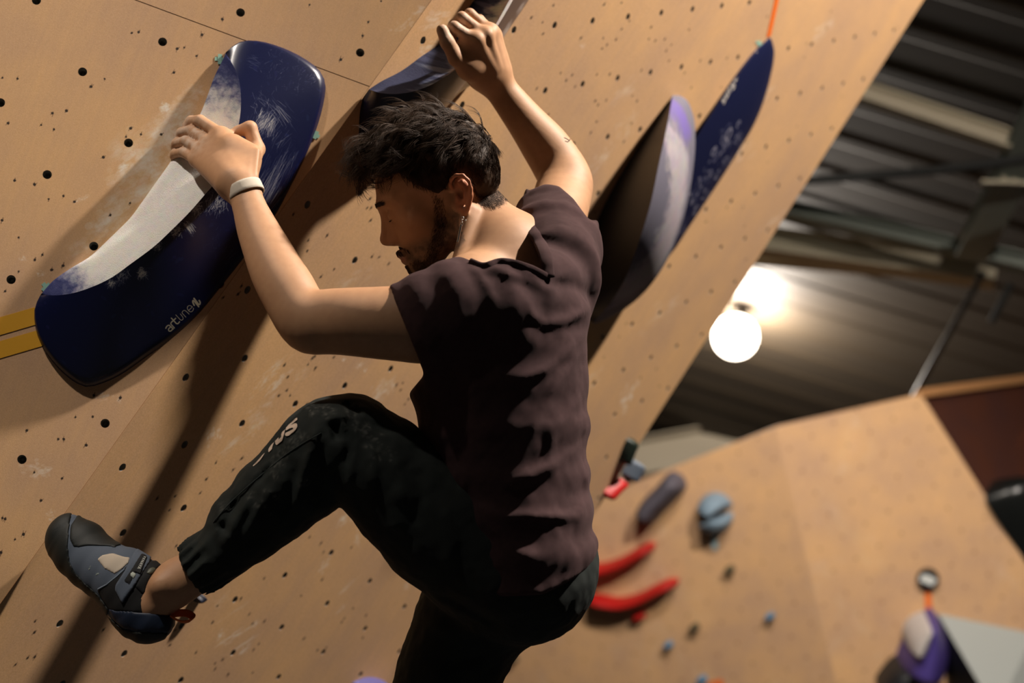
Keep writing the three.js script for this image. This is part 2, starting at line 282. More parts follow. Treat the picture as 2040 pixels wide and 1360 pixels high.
// ---------------------------------------------------------------- far climbing walls, ceiling, floor, hall
function planeOf(a, b, c) { const A = P(...a), B = P(...b), C = P(...c); let n = unit(cross(sub(B, A), sub(C, A))); if (n[2] < 0) n = mul(n, -1); return plane(n, A); }
const WC = planeOf([1190, 990, 9.5], [1545, 850, 9.0], [1665, 1360, 9.1]);
const WD = planeOf([1545, 850, 9.0], [1835, 785, 8.85], [1665, 1360, 9.1]);
const WE = planeOf([1835, 785, 8.85], [2040, 1110, -WD.hit(2040, 1110)[2]], [2040, 757, 9.7]);
function farTex(seed, base, holes) {
  const T = plywood(1024, [0, 0, 4], seed, { base });
  if (holes) for (let i = 0; i < 40; i++) for (let j = 0; j < 40; j++) { const X = (i + (j % 2) * 0.5) / 19 * 1024, Y = j / 38 * 1024; T.x.fillStyle = 'rgba(90,64,40,0.3)'; T.x.beginPath(); T.x.arc(X, Y, 2.6, 0, 7); T.x.fill(); }
  const q = rng(seed + 4); for (let k = 0; k < 70; k++) smudge(T, q() * 4, q() * 4, 0.25, 0.12, q() * 3, 0.05, '240,230,215', seed + k, 20);
  for (let k = 0; k < 40; k++) smudge(T, q() * 4, q() * 4, 0.12, 0.1, q() * 3, 0.05, '150,95,50', seed + k * 3, 14);
  const t = tex(T.c); t.repeat.set(1 / 4, 1 / 4); return t;
}
function farWall(name, W, pts, map, color) {
  const g = new THREE.ExtrudeGeometry(new THREE.Shape(pts.map(p => new THREE.Vector2(...W.loc(p[0], p[1])))), { depth: 0.03, bevelEnabled: false });
  g.translate(0, 0, -0.03); g.applyMatrix4(W.matrix());
  return single(name, null, null, g, [std({ map, color, roughness: 0.75 }), mPlyEdge], W.hit(pts[0][0], pts[0][1]), null, 'structure');
}
const farMap = farTex(51, [208, 166, 124], true);
farWall('wall_far', WC, [[800, 1144], [1190, 990], [1545, 850], [1930, 2486], [800, 2486]], farMap, 0xffffff);
farWall('wall_far', WD, [[1545, 850], [1835, 785], [2700, 2156], [1930, 2486]], farMap, 0xffffff);
{
  const T = plywood(512, [0, 0, 2], 71, { base: [66, 28, 12] });  // dark base colour stands in for shade on this wall turned from lamps
  const q = rng(9); for (let k = 0; k < 26; k++) smudge(T, q() * 2, q() * 2, 0.5, 0.04, 0.75, 0.13, q() < 0.5 ? '40,18,8' : '120,58,22', k, 30);
  const t = tex(T.c); t.repeat.set(0.5, 0.5);
  farWall('wall_far', WE, [[1835, 785], [2500, 694], [2900, 1500], [2700, 2156]], t, 0xffffff);
  obj('top_strip', box(lerp3(WE.hit(1835, 785), WE.hit(2500, 694), 0.5), unit(sub(WE.hit(2500, 694), WE.hit(1835, 785))), unit(cross(WE.n, unit(sub(WE.hit(2500, 694), WE.hit(1835, 785))))), WE.n, len(sub(WE.hit(2500, 694), WE.hit(1835, 785))), 0.05, 0.06), std({ color: 0xa9794c, roughness: 0.7 }), scene.children.at(-1));
}
const mMat = std({ color: 0x2b2c30, roughness: 0.9 }), mHall = std({ color: 0x3a342c, roughness: 0.95 });
const slab = (name, c, s, m) => { const g = new THREE.BoxGeometry(...s); const o = new THREE.Mesh(g, m); o.name = name; o.position.set(...c); o.userData.kind = 'structure'; o.receiveShadow = o.castShadow = true; scene.add(o); return o; };
slab('floor', [1, -0.16, -6], [24, 0.3, 34], mMat);
const ceiling = slab('ceiling', [1, CEIL + 0.11, -6], [24, 0.2, 34], std({ color: 0x302617, roughness: 0.75 }));
slab('wall_back', [1, 3.6, 9.2], [24, 7.6, 0.2], mHall); slab('wall_end', [1, 3.6, -22.2], [24, 7.6, 0.2], std({ color: 0x6f6656, roughness: 0.9 }));
slab('wall_side_left', [-10.1, 3.6, -6], [0.2, 7.6, 34], mHall); slab('wall_side_right', [13.1, 3.6, -6], [0.2, 7.6, 34], mHall);
{ // trapezoid ribs of the roof sheet
  const s = new THREE.Shape([[-0.07, 0], [0.07, 0], [0.045, -0.008], [-0.045, -0.008]].map(p => new THREE.Vector2(...p)));
  const g = new THREE.ExtrudeGeometry(s, { depth: 23.8, bevelEnabled: false }); g.rotateY(Math.PI / 2); g.translate(-11.9, 0, 0);
  const m = std({ color: 0x302617, roughness: 0.7 });
  for (let k = 0; k < 50; k++) { const r = new THREE.Mesh(g, m); r.name = 'roof_rib'; r.position.set(0, -0.1, 9 - k * 0.42); r.castShadow = r.receiveShadow = true; ceiling.add(r); }
}
// roof steel
const mSteel = std({ color: 0xa49b86, roughness: 0.55, metalness: 0.35 }), mSteelBlue = std({ color: 0x747a72, roughness: 0.5, metalness: 0.4 }), mCable = std({ color: 0x10110f, roughness: 0.8 });
function iBeam(name, label, a, b, h, w, mat, extra) {              // I-section between two view-axis points
  const t = unit(sub(b, a)), s = unit(cross(t, UPV)), u = cross(s, t), c = lerp3(a, b, 0.5), l = len(sub(b, a));
  const g = thing(name, label, 'beam', c);
  obj('flange', box(add(c, mul(u, h / 2)), t, u, cross(t, u), l, 0.018, w), mat, g);
  obj('flange', box(add(c, mul(u, -h / 2)), t, u, cross(t, u), l, 0.018, w), mat, g);
  obj('web', box(c, t, u, cross(t, u), l, h - 0.018, 0.012), mat, g);
  return g;
}
const far = (a, b, k) => add(a, mul(sub(b, a), k));
{
  const ends = (x1, y1, d1, x2, y2, d2, k0 = 0, k1 = 1) => { const a = P(x1, y1, d1), b = P(x2, y2, d2); return [far(a, b, k0), far(a, b, k1)]; };
  iBeam('roof_purlin', 'pale roof purlin slanting down under the darkest ceiling corner', ...ends(1715, 182, 8.8, 2040, 290, 8.8, -0.6, 1.3), 0.10, 0.07, std({ color: 0xb9ae96, roughness: 0.6 }));
  single('power_cable', 'black cable strung beneath the pale roof purlin', 'cable', tube(poly([P(1560, 362, 8.6), P(1700, 352, 8.6), P(1850, 340, 8.5), P(2010, 322, 8.4), P(2120, 305, 8.3)], 30), 0.028, 8), mCable, P(1850, 340, 8.5));
  iBeam('truss_chord', 'long grey steel truss chord meeting the slanted post', ...ends(1570, 418, 10.1, 2040, 525, 9.5, -0.3, 1.25), 0.085, 0.11, mSteelBlue);
  iBeam('roof_girder', 'wide steel girder with bright flange above the glowing lamp', ...ends(1500, 478, 10.4, 1985, 545, 9.9, -0.25, 1), 0.16, 0.14, mSteel);
  iBeam('roof_girder', 'thin steel rail just below the wide girder', ...ends(1490, 512, 10.6, 1975, 552, 10.1, -0.25, 1), 0.06, 0.09, mSteel);
  const g = iBeam('truss_post', 'slanted steel truss post at the right picture edge', ...ends(2075, 230, 8.5, 1935, 500, 9.4, 0, 1.0), 0.14, 0.18, mSteelBlue);
  const c = P(2005, 366, 8.85), t = unit(sub(P(2060, 366, 8.85), P(1950, 362, 8.9)));
  obj('gusset_plate', box(c, t, unit(cross([0, 0, 1], t)), cross(t, unit(cross([0, 0, 1], t))), 0.3, 0.018, 0.2), mSteel, g);
  for (const x of [2000, 2020, 2040]) obj('bolt', tube([P(x, 366, 8.8), P(x, 352, 8.8)], 0.02, 6), mSteel, g);
  single('roof_bracing', 'thin bracing rod running across the ceiling beside the lamp', 'rod', tube([P(1960, 540, 9.5), P(1845, 745, 9.8), P(1800, 830, 10)], 0.02, 8), mSteelDark, P(1845, 745, 9.8));
  single('roof_bracing', 'dark stub rod hanging from the ceiling at far right', 'rod', tube([P(2015, 565, 9), P(1975, 640, 9.1)], 0.022, 8), mCable, P(2000, 600, 9));
  iBeam('end_beam', 'pale far beam seen over the top of the far wall', ...ends(1230, 925, 15, 1640, 850, 15, -0.3, 1.2), 0.35, 0.3, std({ color: 0x8b8270, roughness: 0.7 }));
}
// ---------------------------------------------------------------- climbing holds
// A faceted hold on a wall plane: left rim, crest and right rim as pixel outlines of the real shape on that wall.
function holdSides(W, left, crest, right, H, o = {}) {
  const nU = o.nU ?? 72, prof = o.prof ?? ((v) => Math.sin(v * Math.PI / 2) ** 0.85), drop = o.drop ?? ((v) => 1 - v);
  const pow = o.pow ?? 0.55, lift = (u) => H * Math.max(0, Math.sin(Math.PI * u)) ** pow + 0.004, rim = o.rim ?? 0.006;
  const Lp = poly(left, nU), Cp = poly(crest, nU), Rp = poly(right, nU);
  const make = (A, B, nV, height) => {
    const pos = [], uv = [], idx = [];
    for (let i = 0; i <= nU; i++) for (let j = 0; j <= nV; j++) {
      const u = i / nU, v = j / nV, h = height(u, v), hc = lift(u);
      const a = A === Cp ? W.loc(A[i][0], A[i][1], hc) : W.loc(A[i][0], A[i][1], 0), b = B === Cp ? W.loc(B[i][0], B[i][1], hc) : W.loc(B[i][0], B[i][1], 0);
      let x = mix(a[0], b[0], v), y = mix(a[1], b[1], v);
      pos.push(...W.at(x, y, h)); uv.push(x, y);
    }
    const c = nV + 1;
    for (let i = 0; i < nU; i++) for (let j = 0; j < nV; j++) { const q = i * c + j; idx.push(q, q + c, q + 1, q + 1, q + c, q + c + 1); }
    return geoFrom(pos, idx, uv);
  };
  const e = (v) => v > 0.94 ? 1 - ((v - 0.94) / 0.06) ** 2 : 1;
  const grip = make(Lp, Cp, o.nV ?? 18, (u, v) => v === 0 ? -0.002 : rim * (1 - v) * Math.min(1, v * 14) + lift(u) * prof(v));
  const plate = make(Cp, Rp, o.nV ?? 22, (u, v) => v === 1 ? -0.002 : (lift(u) * drop(v) + rim * v) * (v > 0.9 ? Math.max(0.0, e(v)) : 1));
  return [grip, plate];
}
function facing(g, W) { const n = g.attributes.normal, p = g.attributes.position; let s = 0; for (let i = 0; i < n.count; i++) s += n.getX(i) * W.n[0] + n.getY(i) * W.n[1] + n.getZ(i) * W.n[2]; if (s < 0) { const ix = g.index.array; for (let i = 0; i < ix.length; i += 3) { const t = ix[i]; ix[i] = ix[i + 1]; ix[i + 1] = t; } g.computeVertexNormals(); } return g; }
function pick(g, x, y) { const p = g.attributes.position, n = g.attributes.normal; let best = 1e9, k = 0; for (let i = 0; i < p.count; i++) { const q = toPx([p.getX(i), p.getY(i), p.getZ(i)]), d = (q[0] - x) ** 2 + (q[1] - y) ** 2; if (d < best) { best = d; k = i; } } return [[p.getX(k), p.getY(k), p.getZ(k)], [n.getX(k), n.getY(k), n.getZ(k)]]; }
const mBolt = std({ color: 0xaab0ac, roughness: 0.35, metalness: 0.85 }), mDark = std({ color: 0x0b0c0e, roughness: 0.7 });
function boltAt(g, x, y, parent, r = 0.0068) {
  const [p, n] = pick(g, x, y), q = add(P(x, y, -p[2]), mul(n, 0.0012)), e1 = unit(cross(n, [0, 1, 0])), e2 = cross(n, e1);
  const m = new THREE.Matrix4().makeBasis(new THREE.Vector3(...e1), new THREE.Vector3(...n), new THREE.Vector3(...e2)).setPosition(...q);
  const ring = new THREE.LatheGeometry([[r * 1.25, -0.004], [r * 1.25, 0.0006], [r * 1.1, 0.0014], [r * 0.9, 0.001], [r * 0.72, -0.002], [r * 0.7, -0.003], [r * 0.42, -0.003], [r * 0.36, -0.0045], [0.0001, -0.0045]].map(v => new THREE.Vector2(...v)), 18);
  ring.applyMatrix4(m); return obj('bolt', ring, mBolt, parent);
}
function holdTexture(N, W, box, paint, fill) {                     // box = [h0, v0, size]
  const c = canvas(N, N), x = c.getContext('2d'); x.fillStyle = fill; x.fillRect(0, 0, N, N);
  const T = { c, x, N, px: N / box[2], to: (a, b) => [(a - box[0]) * N / box[2], N - (b - box[1]) * N / box[2]] };
  T.at = (X, Y, h = 0) => T.to(...W.loc(X, Y, h));
  paint(T); const t = tex(c); t.repeat.set(1 / box[2], 1 / box[2]); t.offset.set(-box[0] / box[2], -box[1] / box[2]); return t;
}
function scuffs(T, list, q) {                                      // scratches and rubbed chalk: [x, y, radius px, count, angle, spread, length, alpha]
  for (const [x, y, r, n, an, sp, l, al] of list) for (let k = 0; k < n; k++) {
    const g = () => (q() + q() - 1), X = x + g() * r, Y = y + g() * r, a = an + g() * sp, L = l * (0.3 + q());
    const p0 = T.at(X, Y, 0.03), p1 = T.at(X + Math.cos(a) * L, Y + Math.sin(a) * L, 0.03);
    T.x.strokeStyle = `rgba(214,208,196,${al * (0.3 + 0.7 * q())})`; T.x.lineWidth = 0.5 + q() * q() * 2.6; T.x.beginPath(); T.x.moveTo(...p0); T.x.lineTo(...p1); T.x.stroke();
  }
}
const HOLD1 = [], HOLD2 = [];
// ---- the big navy hold under the left hand
{
  const left = [[450, 106], [443, 120], [426, 154], [412, 192], [398, 227], [372, 272], [336, 326], [309, 364], [275, 412], [261, 431], [220, 472], [179, 510], [137, 536], [103, 561], [82, 587]];
  const crest = [[450, 106], [463, 127], [475, 154], [480, 192], [478, 233], [466, 285], [440, 348], [405, 391], [378, 422], [343, 457], [309, 489], [261, 525], [220, 554], [179, 573], [144, 584], [113, 588], [82, 587]];
  const right = [[450, 106], [466, 91], [484, 82], [515, 81], [549, 89], [584, 103], [611, 118], [632, 134], [645, 151], [650, 172], [647, 199], [639, 233], [625, 275], [604, 323], [580, 371], [549, 429], [484, 517], [446, 565], [395, 627], [343, 675], [292, 712], [240, 748], [206, 764], [172, 772], [148, 762], [117, 736], [93, 706], [76, 675], [68, 640], [69, 613], [82, 587]];
  const t = thing('climbing_hold', 'large navy curved hold with chalked grip band gripped by the left hand', 'climbing hold', WA.hit(330, 420));
  const H1 = 0.066, [grip, plate] = holdSides(WA, left, crest, right, H1, { rim: 0.008, prof: (v) => (v * 0.75 + 0.25 * Math.sin(v * Math.PI / 2)), drop: (v) => (1 - v) ** 0.9 });
  facing(grip, WA); facing(plate, WA); HOLD1.push(grip.clone(), plate.clone());
  const b = [-0.38, -0.45, 0.9], q = rng(77);
  const plateMap = holdTexture(2048, WA, b, (T) => {
    for (let k = 0; k < 500; k++) { const p = T.at(60 + q() * 600, 70 + q() * 710, 0.03); T.x.fillStyle = `rgba(${50 + q() * 40},${60 + q() * 40},${110 + q() * 50},${0.05 + q() * 0.1})`; T.x.beginPath(); T.x.ellipse(p[0], p[1], 1 + q() * 14, 1 + q() * 6, q() * 3, 0, 7); T.x.fill(); }
    scuffs(T, [[535, 235, 26, 150, 2.1, 0.5, 26, 0.5], [520, 205, 26, 50, 1.2, 1.2, 14, 0.4], [548, 215, 24, 40, 0.85, 0.3, 34, 0.45], [560, 270, 30, 40, 2.2, 0.6, 22, 0.3], [520, 250, 34, 90, 1.9, 0.8, 16, 0.4], [560, 130, 60, 60, 2.4, 1.5, 9, 0.3], [600, 160, 40, 50, 2.3, 1.5, 9, 0.25], [500, 120, 18, 40, 0.3, 0.6, 20, 0.16], [560, 320, 30, 60, 2.05, 0.2, 70, 0.25], [540, 350, 26, 70, 2.1, 0.15, 80, 0.3], [560, 380, 24, 60, 2.15, 0.15, 60, 0.28], [585, 300, 20, 30, 2.0, 0.3, 40, 0.2], [470, 500, 24, 30, 2.3, 0.3, 30, 0.16],
      [390, 420, 14, 190, 2.5, 1.6, 9, 1.0], [350, 462, 16, 220, 2.5, 1.6, 9, 1.0], [370, 452, 12, 70, 0.9, 0.4, 16, 0.9], [430, 405, 24, 170, 1.9, 1.0, 12, 0.7], [315, 492, 14, 120, 2.5, 1.6, 8, 0.9], [285, 545, 11, 150, 2.0, 2.0, 9, 0.9], [245, 552, 18, 150, 2.2, 1.8, 8, 0.6], [225, 565, 10, 90, 2.2, 1.8, 8, 0.7], [440, 470, 40, 60, 2.2, 1.5, 9, 0.15], [300, 580, 60, 50, 2.2, 1.5, 9, 0.06], [490, 545, 20, 30, 2.2, 0.3, 30, 0.1], [630, 150, 14, 30, 2.3, 1.2, 8, 0.3]], q);
    // lettering
    const p0 = T.at(338, 662, 0.012), p1 = T.at(398, 606, 0.012), an = Math.atan2(p1[1] - p0[1], p1[0] - p0[0]), Lw = Math.hypot(p1[0] - p0[0], p1[1] - p0[1]);
    T.x.save(); T.x.translate(p0[0], p0[1]); T.x.rotate(an); const s = Lw / 84; T.x.scale(s, s); T.x.strokeStyle = '#c9c0a6'; T.x.lineCap = 'round'; T.x.lineJoin = 'round';
    const line = (w, pts) => { T.x.lineWidth = w; T.x.beginPath(); pts.forEach((p, i) => i ? (p.length === 2 ? T.x.lineTo(...p) : T.x.quadraticCurveTo(...p)) : T.x.moveTo(...p)); T.x.stroke(); };
    line(2.6, [[0, -11], [5, -14, 9, -11], [10, 0]]); line(2.6, [[10, -6], [1, -8, 1, -3], [2, 1, 10, -1]]);                       // a
    line(2.6, [[13, 0], [13, -10], [15, -13, 20, -12]]);                                                                     // r
    line(2.6, [[22, -18], [22, -4], [23, 0, 29, -2]]); line(2.6, [[19, -12], [28, -12]]);                                       // t
    line(1.4, [[33, -17], [33, -4], [34, 0, 38, -1], [41, -2, 41, -12]]);                                                     // li
    line(1.4, [[45, 0], [45, -11], [48, -14, 52, -12], [54, -10, 54, 0]]);                                                   // n
    line(1.4, [[58, -6], [69, -6], [68, -13, 63, -13], [58, -12, 58, -6], [58, 0, 63, 0], [67, 0, 69, -3]]);                    // e
    line(3.2, [[74, -6], [76, -15, 79, -14], [80, -13, 79, 2]]); line(3.2, [[83, -16], [82, -2], [83, 2, 87, -2], [88, -5, 88, -6]]);
    T.x.restore();
  }, '#0a1136');
  obj('plate', plate, phys({ map: plateMap, roughness: 0.3, clearcoat: 0.25, clearcoatRoughness: 0.2 }), t);
  const gripMap = holdTexture(1024, WA, b, (T) => {
    const r = rng(8);
    const lp = poly(left, 100), cp = poly(crest, 100);
    for (let k = 0; k < 17000; k++) { const u = 0.03 + 0.94 * r(), v = r() * 1.08 - 0.04, i = Math.round(u * 100), e = Math.min(1, Math.min(u - 0.03, 0.97 - u) * 4.2); if (r() > e * e * 1.1) continue; const p = T.at(mix(lp[i][0], cp[i][0], v), mix(lp[i][1], cp[i][1], v), v * H1 * 0.95); T.x.fillStyle = `rgba(${228 + r() * 22},${224 + r() * 22},${216 + r() * 22},${(0.08 + 0.16 * r()) * (0.4 + 0.6 * e)})`; T.x.beginPath(); T.x.ellipse(p[0], p[1], 2 + r() * 11, 2 + r() * 7, r() * 3, 0, 7); T.x.fill(); }
    for (let k = 0; k < 1500; k++) { const p = T.at(70 + r() * 430, 90 + r() * 500, 0.04); T.x.fillStyle = `rgba(${190 + r() * 40},${188 + r() * 40},${196 + r() * 30},${0.05 + 0.1 * r()})`; T.x.fillRect(p[0], p[1], 1 + r() * 3, 1 + r() * 3); }
  }, '#2c3366');
  const gb = gritAt(0.09);
  obj('grip_band', grip, std({ map: gripMap, roughness: 0.95, bumpMap: gb, bumpScale: 0.0022 }), t);
  for (const [x, y] of [[493, 131], [619, 157], [124, 625], [179, 733], [474, 490]]) boltAt(plate, x, y, t);
}
// ---- the second navy hold, under the right hand
{
  const left = [[735, 178], [760, 162], [800, 141], [840, 112], [875, 88], [905, 55], [945, 0], [990, -62], [1040, -135], [1090, -205]];
  const crest = [[735, 178], [758, 185], [790, 187], [830, 180], [870, 163], [905, 138], [940, 110], [982, 57], [1015, 0], [1055, -70], [1090, -130], [1090, -205]];
  const right = [[735, 178], [722, 200], [715, 250], [722, 310], [760, 325], [820, 280], [872, 222], [901, 190], [942, 160], [990, 80], [1045, 0], [1100, -90], [1130, -180], [1090, -205]];
  const t = thing('climbing_hold', 'navy hold at the wall corner gripped by the right hand', 'climbing hold', WB.hit(860, 150));
  const [grip, plate] = holdSides(WB, left, crest, right, 0.115, { pow: 0.5, prof: (v) => Math.sin(v * Math.PI / 2) ** 0.8, drop: (v) => (1 - v) ** 0.8 });
  facing(grip, WB); facing(plate, WB); HOLD2.push(grip.clone(), plate.clone());
  const b = [-0.5, -0.5, 1.2], q = rng(88);
  const pm = holdTexture(1024, WB, b, (T) => scuffs(T, [[925, 140, 22, 200, 2.2, 0.6, 14, 0.5], [900, 165, 18, 120, 2.2, 0.8, 12, 0.45], [1000, 50, 26, 300, 2.2, 0.5, 18, 0.6], [1030, 5, 20, 150, 2.2, 0.5, 18, 0.6], [830, 210, 40, 60, 2.2, 0.8, 12, 0.15], [770, 215, 30, 30, 2, 1.5, 9, 0.08]], q), '#080d2a');
  obj('plate', plate, phys({ map: pm, roughness: 0.34, clearcoat: 0.2, clearcoatRoughness: 0.25 }), t);
  const gm = holdTexture(1024, WB, b, (T) => {
    const r = rng(18);
    for (const [x, y] of poly([[800, 160], [840, 140], [880, 120], [920, 80], [960, 40], [1000, -20], [1050, -90]], 40)) for (let k = 0; k < 70; k++) { const g = () => r() + r() - 1, p = T.at(x + g() * 30, y + g() * 22, 0.08); T.x.fillStyle = `rgba(${196 + r() * 30},${194 + r() * 30},${190 + r() * 26},${0.1 + 0.2 * r()})`; T.x.beginPath(); T.x.ellipse(p[0], p[1], 2 + r() * 9, 2 + r() * 6, r() * 3, 0, 7); T.x.fill(); }
  }, '#131a3c');
  obj('grip_band', grip, std({ map: gm, roughness: 0.9, bumpMap: gritAt(0.09), bumpScale: 0.0015 }), t);
  boltAt(plate, 771, 216, t);
}
// ---- two long holds further along the receding wall
{
  const left = [[1340, 190], [1310, 235], [1270, 295], [1225, 370], [1190, 440], [1160, 520], [1140, 610], [1180, 642]];
  const crest = [[1340, 190], [1333, 230], [1325, 270], [1312, 330], [1295, 410], [1270, 490], [1245, 555], [1215, 605], [1180, 642]];
  const right = [[1340, 190], [1358, 192], [1370, 225], [1368, 270], [1353, 350], [1331, 430], [1300, 510], [1262, 570], [1220, 612], [1180, 642]];
  const t = thing('climbing_hold', 'purple crescent hold with chalky ridge behind the right elbow', 'climbing hold', WB.hit(1270, 420));
  const [a, b] = holdSides(WB, left, crest, right, 0.19, { pow: 0.6, prof: (v) => (v * 0.7 + 0.3 * Math.sin(v * Math.PI / 2)), drop: (v) => Math.cos(v * Math.PI / 2) ** 0.7 });
  facing(a, WB); facing(b, WB);
  const q = rng(91), bx = [0.2, -0.5, 1.7];
  const pm = holdTexture(1024, WB, bx, (T) => { for (const [x, y] of poly([[1352, 290], [1335, 370], [1310, 460], [1280, 540], [1230, 595]], 50)) for (let k = 0; k < 60; k++) { const g = () => q() + q() - 1, p = T.at(x + g() * 34, y + g() * 46, 0.14); T.x.fillStyle = `rgba(${138 + q() * 26},${131 + q() * 24},${136 + q() * 24},${0.1 + 0.12 * q()})`; T.x.beginPath(); T.x.ellipse(p[0], p[1], 3 + q() * 10, 2 + q() * 8, q() * 3, 0, 7); T.x.fill(); }  for (let k = 0; k < 60; k++) { const p = T.at(1350 + (q() - 0.5) * 30, 225 + (q() - 0.5) * 80, 0.08); T.x.fillStyle = `rgba(92,74,150,${0.1 + 0.2 * q()})`; T.x.beginPath(); T.x.ellipse(p[0], p[1], 3 + q() * 9, 6 + q() * 16, 0.4, 0, 7); T.x.fill(); } }, '#5b5866');
  obj('ridge_face', b, std({ map: pm, roughness: 0.85 }), t);
  obj('painted_shade_face', a, std({ color: 0x151417, roughness: 0.5 }), t);  // near-black colour carries the shade on the side away from the lamp
  boltAt(b, 1291, 443, t, 0.012);
}
{
  const left = [[1532, 75], [1500, 105], [1440, 185], [1400, 245], [1350, 330], [1300, 440], [1272, 520], [1285, 536]];
  const crest = [[1532, 75], [1502, 108], [1443, 188], [1403, 249], [1353, 334], [1303, 443], [1275, 520], [1285, 536]];
  const right = [[1532, 75], [1539, 100], [1530, 160], [1505, 235], [1465, 305], [1420, 375], [1370, 450], [1330, 508], [1285, 536]];
  const t = thing('climbing_hold', 'slim navy blade hold hanging below an orange tape strip', 'climbing hold', WB.hit(1420, 300));
  const [a, b] = holdSides(WB, left, crest, right, 0.03, { pow: 0.6, drop: (v) => Math.cos(v * Math.PI / 2) ** 0.6 });
  facing(a, WB); facing(b, WB);
  const q = rng(92);
  const pm = holdTexture(2048, WB, [0.6, -0.3, 1.8], (T) => {
    for (let k = 0; k < 130; k++) { const s = q(), x = mix(1475, 1340, s) + (q() - 0.5) * 60, y = mix(260, 480, s) + (q() - 0.5) * 40, p = T.at(x, y, 0.03); T.x.strokeStyle = `rgba(168,164,172,${0.3 + q() * 0.4})`; T.x.lineWidth = 1.5 + q() * 5; T.x.beginPath(); T.x.arc(p[0], p[1], 3 + q() * 13, q() * 6, q() * 6 + 2); T.x.stroke(); }
    const ring = T.at(1452, 267, 0.03); T.x.strokeStyle = 'rgba(170,165,172,0.7)'; T.x.lineWidth = 8; T.x.beginPath(); T.x.arc(ring[0], ring[1], 17, 0, 7); T.x.stroke();
    const p0 = T.at(1440, 206, 0.032), p1 = T.at(1473, 152, 0.032), an = Math.atan2(p1[1] - p0[1], p1[0] - p0[0]), Lw = Math.hypot(p1[0] - p0[0], p1[1] - p0[1]);
    T.x.save(); T.x.translate(...p0); T.x.rotate(an); T.x.fillStyle = '#cdc4b8'; T.x.font = 'bold 20px sans-serif'; const w = T.x.measureText('surge').width; T.x.scale(Lw / w, Lw / w * 1.2); T.x.fillText('surge', 0, 5); T.x.restore();
    const p2 = T.at(1516, 110, 0.03), p3 = T.at(1524, 90, 0.03); T.x.save(); T.x.translate(...p2); T.x.rotate(Math.atan2(p3[1] - p2[1], p3[0] - p2[0])); T.x.fillStyle = '#a39c96'; T.x.font = 'bold 36px sans-serif'; T.x.fillText('XL', 0, 0); T.x.restore();
  }, '#10163a');
  const m = std({ map: pm, roughness: 0.45 }); obj('blade', b, m, t); obj('rim', a, m, t);
  boltAt(b, 1396, 277, t, 0.012);
}
// ---- tape and small marks on the near walls
const strip = (W, a, b, w, thick, lift = 0.0004) => { const p = W.hit(...a), q = W.hit(...b), d = unit(sub(q, p)); return box(add(lerp3(p, q, 0.5), mul(W.n, thick / 2 + lift)), d, unit(cross(W.n, d)), W.n, len(sub(q, p)), w, thick); };
const mYellow = std({ color: 0xe3a516, roughness: 0.6, bumpMap: gritAt(0.05), bumpScale: 0.0002 }), mOrange = std({ color: 0xf0711a, roughness: 0.6 }), mTeal = std({ color: 0x9cc9b6, roughness: 0.7 }), mWhite = std({ color: 0xdfe4da, roughness: 0.7 });
single('tape_strip', 'upper of two yellow tape strips left of the navy hold', 'tape', strip(WA, [-70, 670], [74, 628], 0.0295, 0.0004), mYellow, WA.hit(0, 648));
single('tape_strip', 'lower of two yellow tape strips left of the navy hold', 'tape', strip(WA, [-70, 717], [84, 672], 0.0285, 0.0004), mYellow, WA.hit(0, 692));
single('tape_strip', 'orange tape strip above the slim navy blade hold', 'tape', strip(WB, [1531, 73], [1556, -40], 0.024, 0.0004), mOrange, WB.hit(1540, 30));
const crossMark = (W, x, y, s, mat, label, a = 0.6) => { const t = thing('tape_cross', label, 'tape', W.hit(x, y)); for (const k of [0, 1]) { const an = a + k * 1.5; obj('tape_piece', strip(W, [x - Math.cos(an) * s, y - Math.sin(an) * s], [x + Math.cos(an) * s, y + Math.sin(an) * s], 0.007, 0.0004, 0.0004 + k * 0.0005), mat, t); } };
crossMark(WA, 438, 118, 10, mTeal, 'teal tape cross at the top of the gripped navy hold', 0.1);
crossMark(WA, 92, 572, 10, mTeal, 'teal tape cross at the lower left rim of the navy hold', 0.9);
crossMark(WA, 629, 269, 8, mTeal, 'teal tape cross at the right rim of the navy hold', 0.5);
crossMark(WB, 1512, 86, 7, mTeal, 'pale tape cross beside the tip of the blade hold', 0.5);

